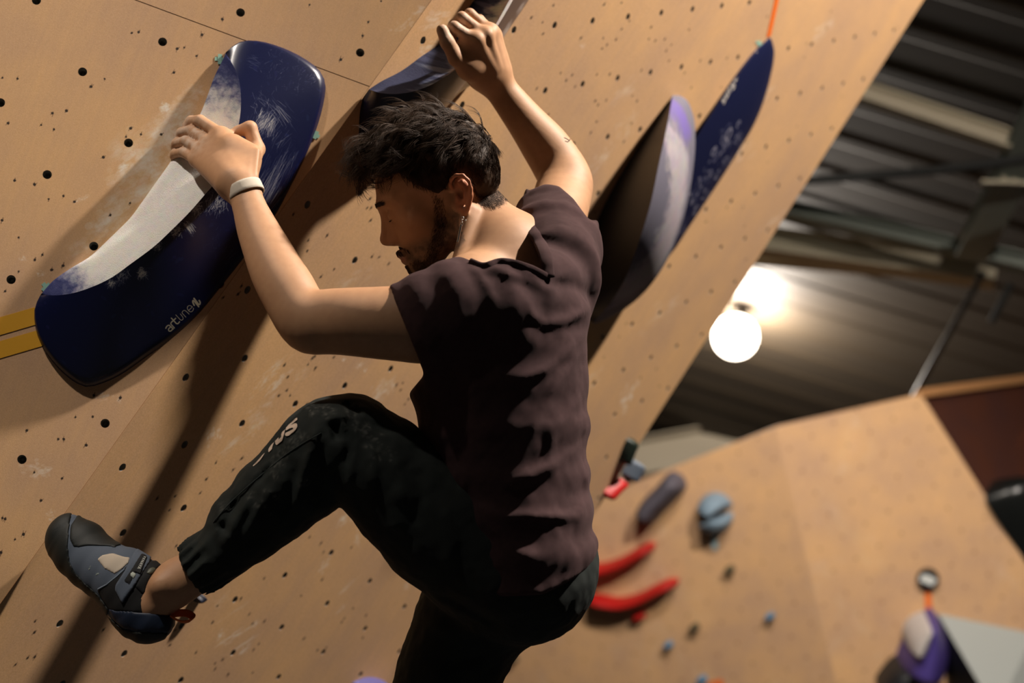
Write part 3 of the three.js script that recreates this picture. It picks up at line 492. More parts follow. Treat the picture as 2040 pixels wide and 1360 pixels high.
// ---- holds on the far walls and along the edge of the receding wall
function bead(W, path, wpx, H, name, label, mat, group, n = 24) {     // a rounded bar hold along a pixel path on a wall
  const c = poly(path, n), left = [], right = [];
  c.forEach((p, i) => { const a = c[Math.max(0, i - 1)], b = c[Math.min(n, i + 1)], d = Math.hypot(b[0] - a[0], b[1] - a[1]), e = Math.min(1, Math.min(i, n - i) / (n * 0.16)), w = (typeof wpx === 'function' ? wpx(i / n) : wpx) * Math.sqrt(Math.max(0.0001, 1 - (1 - e) ** 2)); left.push([p[0] + (b[1] - a[1]) / d * w, p[1] - (b[0] - a[0]) / d * w]); right.push([p[0] - (b[1] - a[1]) / d * w, p[1] + (b[0] - a[0]) / d * w]); });
  const pos = [], idx = [], nV = 10;
  for (let i = 0; i <= n; i++) for (let j = 0; j <= nV; j++) { const v = j / nV, s = Math.sin(Math.PI * v) ** 0.6, e = Math.min(1, Math.min(i, n - i) / (n * 0.16)), a = W.loc(...left[i]), b = W.loc(...right[i]); pos.push(...W.at(mix(a[0], b[0], v), mix(a[1], b[1], v), j % nV ? H * s * Math.sqrt(Math.max(0.02, 1 - (1 - e) ** 2)) : -0.002)); }
  for (let i = 0; i < n; i++) for (let j = 0; j < nV; j++) { const q = i * (nV + 1) + j; idx.push(q, q + nV + 1, q + 1, q + 1, q + nV + 1, q + nV + 2); }
  return single(name, label, 'climbing hold', facing(geoFrom(pos, idx, pos.filter((_, i) => i % 3 < 2)), W), mat, W.hit(...path[path.length >> 1]), group);
}
const mRed = std({ color: 0xb01410, roughness: 0.5 }), mGreyHold = std({ color: 0x55505a, roughness: 0.7 }), mBlueGrey = std({ color: 0x74899a, roughness: 0.7 }), mSmallBlue = std({ color: 0x4d7fa4, roughness: 0.6 }), mMoss = std({ color: 0x4a4632, roughness: 0.8 }), mNavy = std({ color: 0x151a2c, roughness: 0.5 });
bead(WC, [[1283, 1034], [1302, 1008], [1325, 985], [1345, 962], [1360, 946]], 24, 0.16, 'climbing_hold', 'charcoal sausage hold at the top of the far wall', mGreyHold);
bead(WC, [[1120, 1112], [1160, 1128], [1200, 1132], [1245, 1118], [1280, 1098], [1308, 1082]], 12, 0.12, 'climbing_hold', 'upper red crescent hold on the far wall', mRed);
bead(WC, [[1170, 1186], [1205, 1196], [1240, 1200], [1275, 1192], [1315, 1172], [1354, 1154]], 12, 0.12, 'climbing_hold', 'lower red crescent hold on the far wall', mRed);
bead(WC, [[1264, 1230], [1274, 1227], [1286, 1222]], 8, 0.06, 'climbing_hold', 'tiny red foothold below the red crescents', mRed, null, 10);
{ // split disc: two half domes
  for (const [s, label] of [[1, 'upper half of the split blue-grey disc hold'], [-1, 'lower half of the split blue-grey disc hold']]) {
    const pos = [], idx = [], nR = 8, nA = 28, cx = 1425, cy = s > 0 ? 1016 : 1026, tilt = -0.2;
    for (let i = 0; i <= nR; i++) for (let j = 0; j <= nA; j++) { const a = Math.PI * j / nA * s, r = i / nR * 36, x = Math.cos(a) * r, y = -Math.sin(a) * r; const [u, v] = WC.loc(cx + x * Math.cos(tilt) - y * Math.sin(tilt), cy + x * Math.sin(tilt) + y * Math.cos(tilt)); pos.push(...WC.at(u, v, (i === nR || j === 0 || j === nA) ? -0.002 : 0.15 * Math.sqrt(1 - (i / nR) ** 2) * Math.min(1, Math.sin(Math.PI * j / nA) * 2.5))); }
    for (let i = 0; i < nR; i++) for (let j = 0; j < nA; j++) { const q = i * (nA + 1) + j; idx.push(q, q + nA + 1, q + 1, q + 1, q + nA + 1, q + nA + 2); }
    single('climbing_hold', label, 'climbing hold', facing(geoFrom(pos, idx, pos.filter((_, i) => i % 3 < 2)), WC), mBlueGrey, WC.hit(cx, cy));
  }
  single('tape_strip', 'short pale blue tape tag under the split disc hold', 'tape', strip(WC, [1424, 1062], [1424, 1094], 0.035, 0.002), std({ color: 0x9dc2cc, roughness: 0.7 }), WC.hit(1424, 1078));
}
for (const [x, y, r, m, label] of [[1455, 1133, 9, mMoss, 'small moss green foothold under the split disc'], [1385, 1248, 9, mMoss, 'small moss green foothold near the bottom of the far wall'], [1535, 1226, 8, mSmallBlue, 'small blue foothold beside the far wall seam'], [1333, 1283, 8, mSmallBlue, 'small blue foothold below the tiny red foothold'], [1400, 1352, 9, mSmallBlue, 'small blue foothold at the bottom edge next to orange tape'], [1024, 1312, 9, mMoss, 'small dark foothold next to the seat of the trousers']])
  bead(WC, [[x - r * 0.9, y + r * 0.5], [x, y], [x + r * 0.9, y - r * 0.5]], r * 0.8, 0.06, 'foothold', label, m, null, 10);
single('tape_strip', 'orange tape tag at the bottom edge of the far wall', 'tape', strip(WC, [1412, 1366], [1440, 1358], 0.04, 0.002), mOrange, WC.hit(1426, 1362));
bead(WB, [[1238, 922], [1247, 897], [1258, 872]], 9, 0.03, 'climbing_hold', 'dark green hold low on the outer edge of the receding wall', std({ color: 0x1e2a22, roughness: 0.5 }));
bead(WB, [[1246, 952], [1256, 934], [1266, 916]], 11, 0.04, 'climbing_hold', 'slate blue hold under the dark green edge hold', std({ color: 0x56606e, roughness: 0.6 }));
bead(WB, [[1204, 990], [1222, 970], [1240, 954]], 8, 0.03, 'climbing_hold', 'bright red hold at the lower outer edge of the wall', mRed);
bead(WB, [[700, 1372], [735, 1360], [768, 1368]], 12, 0.1, 'climbing_hold', 'violet hold peeping in at the bottom edge below the thigh', std({ color: 0x57528a, roughness: 0.6 }));
bead(WB, [[384, 1190], [392, 1189], [401, 1182]], 8, 0.02, 'climbing_hold', 'small navy hold just behind the climber\'s heel', mNavy);
{ // big violet tear-drop hold with its tag
  const t = thing('climbing_hold', 'violet teardrop hold with grey chalked side and black base', 'climbing hold', WD.hit(1830, 1300));
  const dome = (path, w, H, mat, name) => { const m = bead(WD, path, w, H, 'x', '', mat, null, 30); scene.remove(m); taken.set('x', 0); m.position.sub(t.position); m.name = name; m.userData = {}; t.add(m); };
  dome([[1852, 1208], [1848, 1250], [1842, 1290], [1828, 1340]], (u) => 6 + 46 * Math.sin(Math.min(1, u * 1.25) * Math.PI / 2), 0.34, std({ color: 0x4b3d86, roughness: 0.5 }), 'dome');
  dome([[1846, 1218], [1828, 1250], [1815, 1280]], (u) => 8 + 20 * Math.sin(u * Math.PI * 0.8), 0.37, std({ color: 0xb9b2ae, roughness: 0.8 }), 'pale_patch');
  dome([[1838, 1330], [1800, 1340], [1770, 1380]], 40, 0.22, std({ color: 0x16181c, roughness: 0.45 }), 'base');
  const q = WD.hit(1848, 1151), e1 = WD.h, basis = WD.matrix(); basis.setPosition(...add(q, mul(WD.n, 0.02)));
  const tag = thing('route_tag', 'round black route tag with white print above the violet hold', 'sign', q);
  const disc = new THREE.CylinderGeometry(0.062, 0.062, 0.02, 32); disc.rotateX(Math.PI / 2); disc.applyMatrix4(basis); obj('disc', disc, std({ color: 0x17191b, roughness: 0.5 }), tag);
  const face = new THREE.ShapeGeometry(new THREE.Shape([[-0.045, -0.02], [0.03, -0.03], [0.048, 0.008], [0.02, 0.02], [-0.02, 0.026], [-0.046, 0.01]].map(p => new THREE.Vector2(...p)))); face.applyMatrix4(new THREE.Matrix4().multiplyMatrices(basis, new THREE.Matrix4().makeTranslation(0, 0, 0.0115))); obj('print', face, std({ color: 0xd8dbd8, roughness: 0.6 }), tag);
  single('tape_strip', 'orange tape strip joining the round tag and the violet hold', 'tape', strip(WD, [1848, 1172], [1850, 1212], 0.034, 0.003), mOrange, WD.hit(1849, 1190));
}
{ // grey pyramid volume
  const t = thing('wall_volume', 'grey faceted pyramid volume at the lower right corner', 'volume', WD.hit(1960, 1290));
  const apex = WD.hit(1985, 1420, 0.5), base = [[1868, 1222], [2060, 1262], [2230, 1500], [1900, 1480]].map(p => WD.hit(...p));
  const face = (a, b, c, m) => obj('facet', (() => { const g = geoFrom([...a, ...b, ...c], [0, 1, 2], [0, 0, 1, 0, 0, 1]); return facing(g, WD); })(), m, t);
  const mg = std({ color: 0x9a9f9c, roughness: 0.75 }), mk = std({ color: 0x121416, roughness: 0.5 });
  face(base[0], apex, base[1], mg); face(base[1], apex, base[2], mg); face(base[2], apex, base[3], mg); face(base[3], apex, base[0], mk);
}
{
  const t = bead(WE, [[1978, 958], [2005, 1005], [2050, 1070], [2110, 1160]], 32, 0.22, 'climbing_hold', 'long glossy black hold with painted white highlight on the dark wall', phys({ color: 0x121413, roughness: 0.3 }));
  const c = bead(WE, [[2008, 985], [2034, 1025], [2070, 1078], [2120, 1150]], 13, 0.245, 'x', '', std({ color: 0xc9c8c0, roughness: 0.8 })); scene.remove(c); taken.set('x', 0); c.position.sub(t.position); c.name = 'pale_patch'; c.userData = {}; t.add(c);  // pale bead stands in for the white highlight on the glossy hold
}
// ---------------------------------------------------------------- continuous surfaces from distance fields (view axes, metres)
function surfaceNet(fn, lo, hi, cell) {
  const nx = Math.ceil((hi[0] - lo[0]) / cell) + 1, ny = Math.ceil((hi[1] - lo[1]) / cell) + 1, nz = Math.ceil((hi[2] - lo[2]) / cell) + 1;
  const f = new Float32Array(nx * ny * nz).fill(1), S = 8, reach = S * cell * 0.87 * 1.25 + cell;
  for (let bz = 0; bz < nz; bz += S) for (let by = 0; by < ny; by += S) for (let bx = 0; bx < nx; bx += S) {
    const c = fn(lo[0] + (bx + S / 2) * cell, lo[1] + (by + S / 2) * cell, lo[2] + (bz + S / 2) * cell), far = Math.abs(c) > reach;
    for (let z = bz; z < Math.min(nz, bz + S); z++) for (let y = by; y < Math.min(ny, by + S); y++) { let o = (z * ny + y) * nx + bx; for (let x = bx; x < Math.min(nx, bx + S); x++, o++) f[o] = far ? c : fn(lo[0] + x * cell, lo[1] + y * cell, lo[2] + z * cell); }
  }
  const id = new Int32Array(nx * ny * nz).fill(-1), pos = [], idx = [];
  const sx = 1, sy = nx, sz = nx * ny, E = [[0, 1], [2, 3], [4, 5], [6, 7], [0, 2], [1, 3], [4, 6], [5, 7], [0, 4], [1, 5], [2, 6], [3, 7]], v = new Float32Array(8);
  for (let z = 0; z < nz - 1; z++) for (let y = 0; y < ny - 1; y++) for (let x = 0; x < nx - 1; x++) {
    const o = z * sz + y * sy + x; let m = 0;
    for (let k = 0; k < 8; k++) { v[k] = f[o + (k & 1) + ((k >> 1) & 1) * sy + (k >> 2) * sz]; if (v[k] < 0) m |= 1 << k; }
    if (m === 0 || m === 255) continue;
    let px = 0, py = 0, pz = 0, n = 0;
    for (const [a, b] of E) { if ((v[a] < 0) === (v[b] < 0)) continue; const t = v[a] / (v[a] - v[b]); px += mix(a & 1, b & 1, t); py += mix((a >> 1) & 1, (b >> 1) & 1, t); pz += mix(a >> 2, b >> 2, t); n++; }
    id[o] = pos.length / 3; pos.push(lo[0] + (x + px / n) * cell, lo[1] + (y + py / n) * cell, lo[2] + (z + pz / n) * cell);
  }
  for (let z = 1; z < nz - 1; z++) for (let y = 1; y < ny - 1; y++) for (let x = 1; x < nx - 1; x++) {
    const o = z * sz + y * sy + x, a = f[o] < 0;
    for (const [d, u, w] of [[sx, sy, sz], [sy, sz, sx], [sz, sx, sy]]) {
      if (a === (f[o + d] < 0)) continue;
      const q0 = id[o], q1 = id[o - u], q2 = id[o - u - w], q3 = id[o - w];
      if (q0 < 0 || q1 < 0 || q2 < 0 || q3 < 0) continue;
      if (a) idx.push(q0, q1, q2, q0, q2, q3); else idx.push(q0, q2, q1, q0, q3, q2);
    }
  }
  return { pos, idx };
}
function smooth(mesh, passes = 1, k = 0.5) {                       // light relaxation
  const n = mesh.pos.length / 3, deg = new Uint16Array(n), acc = new Float32Array(n * 3);
  for (let s = 0; s < passes; s++) {
    deg.fill(0); acc.fill(0); const { pos, idx } = mesh;
    for (let i = 0; i < idx.length; i += 3) for (let e = 0; e < 3; e++) { const a = idx[i + e], b = idx[i + (e + 1) % 3]; deg[a]++; for (let c = 0; c < 3; c++) acc[a * 3 + c] += pos[b * 3 + c]; }
    for (let i = 0; i < n; i++) if (deg[i]) for (let c = 0; c < 3; c++) pos[i * 3 + c] = mix(pos[i * 3 + c], acc[i * 3 + c] / deg[i], k);
  }
  return mesh;
}
function netGeo(m, colorAt) {
  const uv = [], col = colorAt ? [] : null;
  for (let i = 0; i < m.pos.length; i += 3) { uv.push(m.pos[i], m.pos[i + 1]); if (col) col.push(...colorAt(m.pos[i], m.pos[i + 1], m.pos[i + 2])); }
  return geoFrom(m.pos, m.idx, uv, col);
}
const smin = (a, b, k) => { const h = Math.max(k - Math.abs(a - b), 0) / k; return Math.min(a, b) - h * h * k * 0.25; };
const smax = (a, b, k) => -smin(-a, -b, k);
function capsule(a, b, ra, rb = ra) {
  const bx = b[0] - a[0], by = b[1] - a[1], bz = b[2] - a[2], l = 1 / (bx * bx + by * by + bz * bz + 1e-12);
  return (x, y, z) => { const px = x - a[0], py = y - a[1], pz = z - a[2], h = clamp((px * bx + py * by + pz * bz) * l, 0, 1); return Math.hypot(px - h * bx, py - h * by, pz - h * bz) - (ra + (rb - ra) * h); };
}
function ball(c, r) { return (x, y, z) => Math.hypot(x - c[0], y - c[1], z - c[2]) - r; }
function ellipsoid(c, r, axes) {                                   // axes: three unit vectors (optional)
  const m = Math.min(...r), A = axes ?? [[1, 0, 0], [0, 1, 0], [0, 0, 1]];
  return (x, y, z) => { const p = [x - c[0], y - c[1], z - c[2]], k0 = Math.hypot(dot(p, A[0]) / r[0], dot(p, A[1]) / r[1], dot(p, A[2]) / r[2]); if (k0 < 1e-6) return -m; const k1 = Math.hypot(dot(p, A[0]) / r[0] ** 2, dot(p, A[1]) / r[1] ** 2, dot(p, A[2]) / r[2] ** 2); return Math.min(k0 * (k0 - 1) / k1, (k0 - 1) * Math.max(...r)); };
}
function finer(nodes, m) {                                         // spline the ribs so that a limb swells without kinks
  const out = [], at = (i) => nodes[clamp(i, 0, nodes.length - 1)];
  for (let i = 0; i < nodes.length - 1; i++) for (let j = 0; j < m; j++) { const t = j / m, a = at(i - 1), b = at(i), c = at(i + 1), d = at(i + 2); out.push(b.map((_, k) => 0.5 * (2 * b[k] + (c[k] - a[k]) * t + (2 * a[k] - 5 * b[k] + 4 * c[k] - d[k]) * t * t + (3 * b[k] - a[k] - 3 * c[k] + d[k]) * t * t * t))); }
  out.push(nodes[nodes.length - 1]); return out;
}
function chain(nodes, k = 0.006, cap = 1) {                        // limb through ribs [xl, yl, xr, yr, depth, half thickness]
  const N = nodes.map(([xl, yl, xr, yr, d, t]) => { const l = P(xl, yl, d), r = P(xr, yr, d), s = sub(r, l); return { c: lerp3(l, r, 0.5), w: len(s) / 2, S: unit(s), t }; });
  const segs = N.slice(1).map((b, i) => { const a = N[i], ab = sub(b.c, a.c); return { a, b, ab, T: unit(ab), il: 1 / dot(ab, ab) }; });
  return (x, y, z) => {
    let best = 1e9;
    for (const s of segs) {
      const px = x - s.a.c[0], py = y - s.a.c[1], pz = z - s.a.c[2];
      const h = clamp((px * s.ab[0] + py * s.ab[1] + pz * s.ab[2]) * s.il, 0, 1), qx = px - h * s.ab[0], qy = py - h * s.ab[1], qz = pz - h * s.ab[2];
      let Sx = mix(s.a.S[0], s.b.S[0], h), Sy = mix(s.a.S[1], s.b.S[1], h), Sz = mix(s.a.S[2], s.b.S[2], h); const il = 1 / Math.hypot(Sx, Sy, Sz); Sx *= il; Sy *= il; Sz *= il;
      let Nx = s.T[1] * Sz - s.T[2] * Sy, Ny = s.T[2] * Sx - s.T[0] * Sz, Nz = s.T[0] * Sy - s.T[1] * Sx; const nl = 1 / Math.hypot(Nx, Ny, Nz); Nx *= nl; Ny *= nl; Nz *= nl;
      const w = mix(s.a.w, s.b.w, h), t = mix(s.a.t, s.b.t, h), m = Math.min(w, t);
      const u = qx * Sx + qy * Sy + qz * Sz, n = qx * Nx + qy * Ny + qz * Nz, r2 = Math.max(0, qx * qx + qy * qy + qz * qz - u * u - n * n);
      const d = (Math.sqrt((u / w) ** 2 + (n / t) ** 2 + r2 / (m * m * cap * cap)) - 1) * m;
      best = best > 1 ? d : smin(best, d, k);
    }
    return best;
  };
}
function blend(list, k) { return (x, y, z) => { let d = list[0](x, y, z); for (let i = 1; i < list.length; i++) d = smin(d, list[i](x, y, z), Array.isArray(k) ? k[i] : k); return d; }; }
const pxOf = (x, y, z) => [1020 - F * x / z, 680 + F * y / z];
function polyDist(list) {                                          // signed distance to a pixel polygon, negative inside
  return (x, y) => { let d = 1e9, s = 1; for (let i = 0, j = list.length - 1; i < list.length; j = i++) { const a = list[i], b = list[j], ex = b[0] - a[0], ey = b[1] - a[1], wx = x - a[0], wy = y - a[1], t = clamp((wx * ex + wy * ey) / (ex * ex + ey * ey), 0, 1), qx = wx - ex * t, qy = wy - ey * t; d = Math.min(d, qx * qx + qy * qy); const c1 = y >= a[1], c2 = y < b[1], c3 = ex * wy > ey * wx; if ((c1 && c2 && c3) || (!c1 && !c2 && !c3)) s = -s; } return s * Math.sqrt(d); };
}
function prism(list) { const pd = polyDist(list); return (x, y, z) => { const q = pxOf(x, y, z); return pd(q[0], q[1]) * -z / F; }; }
function folds(list) {                                             // creases and ridges: [[pixel path], half width px, height m]
  const L = list.map(([pts, w, amp]) => { const xs = pts.map(p => p[0]), ys = pts.map(p => p[1]); return { pts, w, amp, b: [Math.min(...xs) - 3 * w, Math.max(...xs) + 3 * w, Math.min(...ys) - 3 * w, Math.max(...ys) + 3 * w] }; });
  return (x, y, z) => {
    const [u, v] = pxOf(x, y, z); let h = 0;
    for (const f of L) {
      if (u < f.b[0] || u > f.b[1] || v < f.b[2] || v > f.b[3]) continue;
      let best = 1e9, at = 0, tot = f.pts.length - 1;
      for (let i = 0; i < tot; i++) { const a = f.pts[i], b = f.pts[i + 1], ex = b[0] - a[0], ey = b[1] - a[1], t = clamp(((u - a[0]) * ex + (v - a[1]) * ey) / (ex * ex + ey * ey), 0, 1), d = Math.hypot(u - a[0] - t * ex, v - a[1] - t * ey); if (d < best) { best = d; at = (i + t) / tot; } }
      const end = Math.min(1, Math.min(at, 1 - at) * 5 + 0.15); h += f.amp * end * Math.exp(-((best / f.w) ** 2));
    }
    return h;
  };
}
function surfaceAt(fn, x, y, d0 = 2.1, d1 = 3.2) {                 // first depth along a sight line where the field turns negative
  let d = d0; for (let i = 0; i < 400; i++) { const p = P(x, y, d), v = fn(...p); if (v < 0.0004) return p; d += Math.max(0.0006, v * 0.5); if (d > d1) return null; } return null;
}
function boundsOf(pts, pad) { const lo = [1e9, 1e9, 1e9], hi = [-1e9, -1e9, -1e9]; for (const p of pts) for (let k = 0; k < 3; k++) { lo[k] = Math.min(lo[k], p[k] - pad); hi[k] = Math.max(hi[k], p[k] + pad); } return [lo, hi]; }
// ---------------------------------------------------------------- the climber
const person = thing('person', 'climber in a dark plum t-shirt and black trousers hanging from two navy holds', 'person', P(1000, 1100, 2.55));
const stage = () => {};
// ---- skin: left arm and hand
const slim = (f, e) => (x, y, z) => f(x, y, z) + e;
const armL = slim(chain(finer([[455, 392, 520, 366, 2.598, 0.0225], [461, 412, 525, 390, 2.585, 0.0235], [470, 460, 553, 443, 2.56, 0.029], [484, 507, 580, 488, 2.535, 0.036], [500, 556, 604, 525, 2.51, 0.041], [522, 603, 628, 560, 2.485, 0.043], [556, 663, 641, 583, 2.465, 0.043], [590, 698, 660, 585, 2.455, 0.043], [640, 704, 677, 577, 2.45, 0.046], [705, 710, 705, 572, 2.44, 0.051], [770, 718, 770, 569, 2.435, 0.054], [850, 728, 855, 560, 2.435, 0.058]], 3), 0.007), 0.0028);
function restDepth(holds, W, x, y) {                              // depth of the hold's surface (or the wall) on a sight line
  let best = 1e9, d = 0; for (const g of holds) { const [p] = pick(g, x, y), q = toPx(p), e = (q[0] - x) ** 2 + (q[1] - y) ** 2; if (e < best) { best = e; d = -p[2]; } }
  return best < 120 ? d : -W.hit(x, y)[2];
}
const lay = (j, gaps) => j.map(([x, y, r], i) => [x, y, restDepth(HOLD1, WA, x, y) - gaps[i] / 1000, r]);
const fingersL = [
  lay([[440, 268, 11.6], [399, 240, 10.0], [380, 241, 9.2], [371, 251, 8.2]], [28, 25, 14, 7]),
  lay([[419, 285, 12], [380, 260, 9.9], [362, 264, 9.0], [357, 273, 8]], [31, 27, 15, 7]),
  lay([[402, 301, 11.4], [370, 281, 9.5], [352, 285, 8.7], [348, 293, 7.8]], [30, 26, 14, 7]),
  lay([[391, 318, 10.6], [365, 303, 8.8], [349, 306, 8.0], [346, 312, 7.2]], [26, 22, 12, 6])];
const KN = fingersL.map(f => f[0]);
function digit(j, k = 0.0035) { const q = j.map(([x, y, d, r]) => [P(x, y, d), r / 1000]); return blend(q.slice(1).map((b, i) => capsule(q[i][0], b[0], q[i][1], b[1])), k); }
const thumbL = digit([[494, 342, 2.622, 15.5], ...lay([[512, 297, 13.6], [498, 255, 12], [474, 261, 10]], [36, 28, 15])], 0.006);
const kn = (i, up = 0) => P(KN[i][0], KN[i][1], KN[i][2] - up);
const palmL = blend([
  capsule(P(478, 358, 2.606), kn(0), 0.021, 0.0135), capsule(P(470, 360, 2.606), kn(1), 0.022, 0.0145), capsule(P(462, 362, 2.608), kn(2), 0.021, 0.0138), capsule(P(455, 366, 2.61), kn(3), 0.02, 0.0125),
  capsule(P(490, 338, 2.622), lerp3(kn(0), P(478, 320, 2.65), 0.2), 0.016, 0.014), capsule(P(500, 318, 2.636), lerp3(kn(0), P(490, 320, 2.64), 0.5), 0.014, 0.015), capsule(P(503, 304, 2.648), P(466, 291, 2.665), 0.0135, 0.0145)], 0.02);
const knuckL = blend([0, 1, 2, 3].map(i => ball(kn(i, 0.007), 0.0098 - (i === 3 ? 0.001 : 0))), 0.004);
const tendL = blend([capsule(kn(1, 0.011), P(463, 345, 2.590), 0.0028), capsule(kn(2, 0.011), P(458, 350, 2.590), 0.0026), capsule(kn(0, 0.011), P(472, 342, 2.592), 0.0024), capsule(P(513, 300, 2.63), P(508, 350, 2.596), 0.0035), capsule(P(504, 305, 2.63), P(496, 352, 2.592), 0.003)], 0.004);
const fL = fingersL.map(f => digit(f));
const handLowL = P(490, 425, 2.6)[1], handLowR = P(990, 222, 2.88)[1];
const skinArmL = (x, y, z) => {
  if (y < handLowL) return armL(x, y, z);
  let h = smin(palmL(x, y, z), armL(x, y, z), 0.022);
  h = smin(h, thumbL(x, y, z), 0.013);
  let f = Math.min(fL[0](x, y, z), fL[1](x, y, z), fL[2](x, y, z), fL[3](x, y, z));
  h = smin(h, f, 0.005); h = smin(h, knuckL(x, y, z), 0.012); return smin(h, tendL(x, y, z), 0.010);
};
// ---- skin: right arm and hand
const armR = slim(chain(finer([[929, 150, 997, 115, 2.885, 0.026], [937, 161, 1005, 130, 2.893, 0.0255], [966, 187, 1031, 171, 2.90, 0.028], [991, 222, 1062, 208, 2.905, 0.034], [1017, 265, 1096, 241, 2.908, 0.041], [1041, 308, 1131, 273, 2.908, 0.044], [1062, 342, 1163, 318, 2.905, 0.045], [1072, 360, 1181, 361, 2.885, 0.046], [1062, 385, 1179, 395, 2.86, 0.05], [1045, 430, 1168, 440, 2.79, 0.056], [1030, 470, 1140, 490, 2.72, 0.06]], 3), 0.008), 0.0032);
const fingersR = [
  [[947, 82, 2.812, 12], [905, 54, 2.798, 10.8], [893, 68, 2.818, 9.5], [902, 84, 2.835, 8.5]],
  [[966, 72, 2.824, 12.5], [920, 35, 2.814, 10.8], [903, 50, 2.836, 9.5], [906, 66, 2.852, 8.5]],
  [[976, 64, 2.842, 12], [936, 28, 2.834, 10.3], [918, 42, 2.856, 9.2], [920, 58, 2.870, 8.3]],
  [[984, 69, 2.862, 11], [955, 39, 2.854, 9.3], [938, 50, 2.874, 8.3], [940, 64, 2.886, 7.6]]];
const fR = fingersR.map(f => digit(f));
const thumbR = digit([[934, 136, 2.830, 17], [909, 116, 2.802, 14.2], [891, 84, 2.788, 12.4], [881, 60, 2.785, 10.8]], 0.006);
const palmR = blend([capsule(P(962, 146, 2.865), P(944, 84, 2.818), 0.026, 0.0165), capsule(P(972, 142, 2.870), P(964, 76, 2.830), 0.027, 0.017), capsule(P(978, 138, 2.880), P(975, 68, 2.847), 0.026, 0.0165), capsule(P(984, 134, 2.890), P(982, 72, 2.866), 0.023, 0.0145), capsule(P(935, 134, 2.835), P(930, 92, 2.820), 0.022, 0.017)], 0.026);
const knuckR = blend([ball(P(951, 77, 2.807), 0.0098), ball(P(970, 67, 2.818), 0.0102), ball(P(979, 61, 2.837), 0.0095)], 0.004);
const tendR = blend([capsule(P(972, 70, 2.812), P(993, 135, 2.850), 0.0028), capsule(P(981, 66, 2.830), P(999, 135, 2.860), 0.0028), capsule(P(953, 82, 2.803), P(985, 138, 2.845), 0.0024)], 0.004);
const skinArmR = (x, y, z) => {
  if (y < handLowR) return armR(x, y, z);
  let h = smin(palmR(x, y, z), armR(x, y, z), 0.024);
  h = smin(h, thumbR(x, y, z), 0.018);
  h = smin(h, Math.min(fR[0](x, y, z), fR[1](x, y, z), fR[2](x, y, z), fR[3](x, y, z)), 0.007);
  return smin(smin(h, knuckR(x, y, z), 0.014), tendR(x, y, z), 0.014);
};
// ---- skin: head and neck. Head axes: forward f (left and down in view), up u, side s (towards the viewer)
const HD = 2.64, HO = P(865, 400, HD), HF = unit([-0.92, -0.388, 0.02]), HU = unit(sub([-0.388, 0.92, 0.06], mul(HF, dot([-0.388, 0.92, 0.06], HF)))), HS = cross(HF, HU);
const hs = HS[2] > 0 ? HS : mul(HS, -1);
const HK = 0.001078;
const H = (f, u, s) => add(HO, add(mul(HF, f * HK), add(mul(HU, u * HK), mul(hs, s * HK))));
const hAxes = [HF, HU, hs];
const both = (make) => [make(1), make(-1)];
const headCore = blend([
  ellipsoid(H(-16, 38, 0), [0.093, 0.082, 0.074], hAxes), ellipsoid(H(34, 18, 0), [0.050, 0.074, 0.060], hAxes), ellipsoid(H(34, -36, 0), [0.046, 0.058, 0.048], hAxes),
  ...both(s => capsule(H(-26, -50, s * 46), H(52, -84, s * 14), 0.017, 0.017)), ...both(s => ball(H(40, -12, s * 44), 0.019)), capsule(H(-30, -22, 52), H(-30, -22, -52), 0.014),
  ball(H(60, -84, 0), 0.0165)], 0.026);
const browRidge = blend([capsule(H(75, 24, -20), H(75, 24, 20), 0.0105), capsule(H(75, 24, 20), H(56, 24, 44), 0.0105, 0.009), capsule(H(75, 24, -20), H(56, 24, -44), 0.0105, 0.009)], 0.006);
const sockets = blend(both(s => ellipsoid(H(84, 3, s * 31), [0.019, 0.012, 0.017], hAxes)), 0.004);
const lids = blend(both(s => ball(H(64, 3, s * 31), 0.0135)), 0.003);
const nose = blend([capsule(H(78, 14, 0), H(93, -26, 0), 0.0065, 0.0088), capsule(H(93, -27, 0), H(84, -35, 0), 0.009, 0.007), ...both(s => ball(H(81, -31, s * 10), 0.0078)), ...both(s => capsule(H(72, 6, s * 8), H(80, -30, s * 9), 0.007, 0.008))], 0.009);
const nostril = blend(both(s => ellipsoid(H(85, -40, s * 7), [0.005, 0.004, 0.0032], hAxes)), 0.001);
const lips = blend([capsule(H(76, -58, -17), H(81, -57, 0), 0.0055, 0.0075), capsule(H(76, -58, 17), H(81, -57, 0), 0.0055, 0.0075), capsule(H(73, -67, -15), H(78, -68, 0), 0.005, 0.0072), capsule(H(73, -67, 15), H(78, -68, 0), 0.005, 0.0072)], 0.0025);
const neckSkin = blend([capsule(P(938, 422, 2.665), P(1012, 515, 2.625), 0.058, 0.066), capsule(P(1012, 515, 2.62), P(1050, 620, 2.60), 0.066, 0.09), capsule(P(1005, 508, 2.61), P(1085, 495, 2.72), 0.05, 0.055), capsule(P(992, 530, 2.60), P(905, 600, 2.46), 0.043, 0.05), capsule(P(940, 580, 2.51), P(1010, 650, 2.52), 0.05, 0.08), ball(P(1048, 524, 2.645), 0.056)], 0.04);
const mastoid = capsule(H(-46, -40, 46), P(905, 560, 2.54), 0.0125, 0.0125);
const ear = (f, u, s) => H(-44 + (f + 45) * 0.86, -4 + u * 0.80, s);
const earPath = [[-31, 8, 64], [-30, 18, 68], [-36, 27, 73], [-46, 30, 77], [-57, 25, 79], [-63, 12, 79], [-62, -3, 77], [-57, -16, 74], [-50, -27, 71], [-43, -36, 69], [-36, -40, 67], [-33, -32, 65]];
const earRim = blend(earPath.slice(1).map((b, i) => capsule(ear(...earPath[i]), ear(...b), i > 6 ? 0.0042 : 0.0032, i > 5 ? 0.0042 : 0.0032)), 0.002);
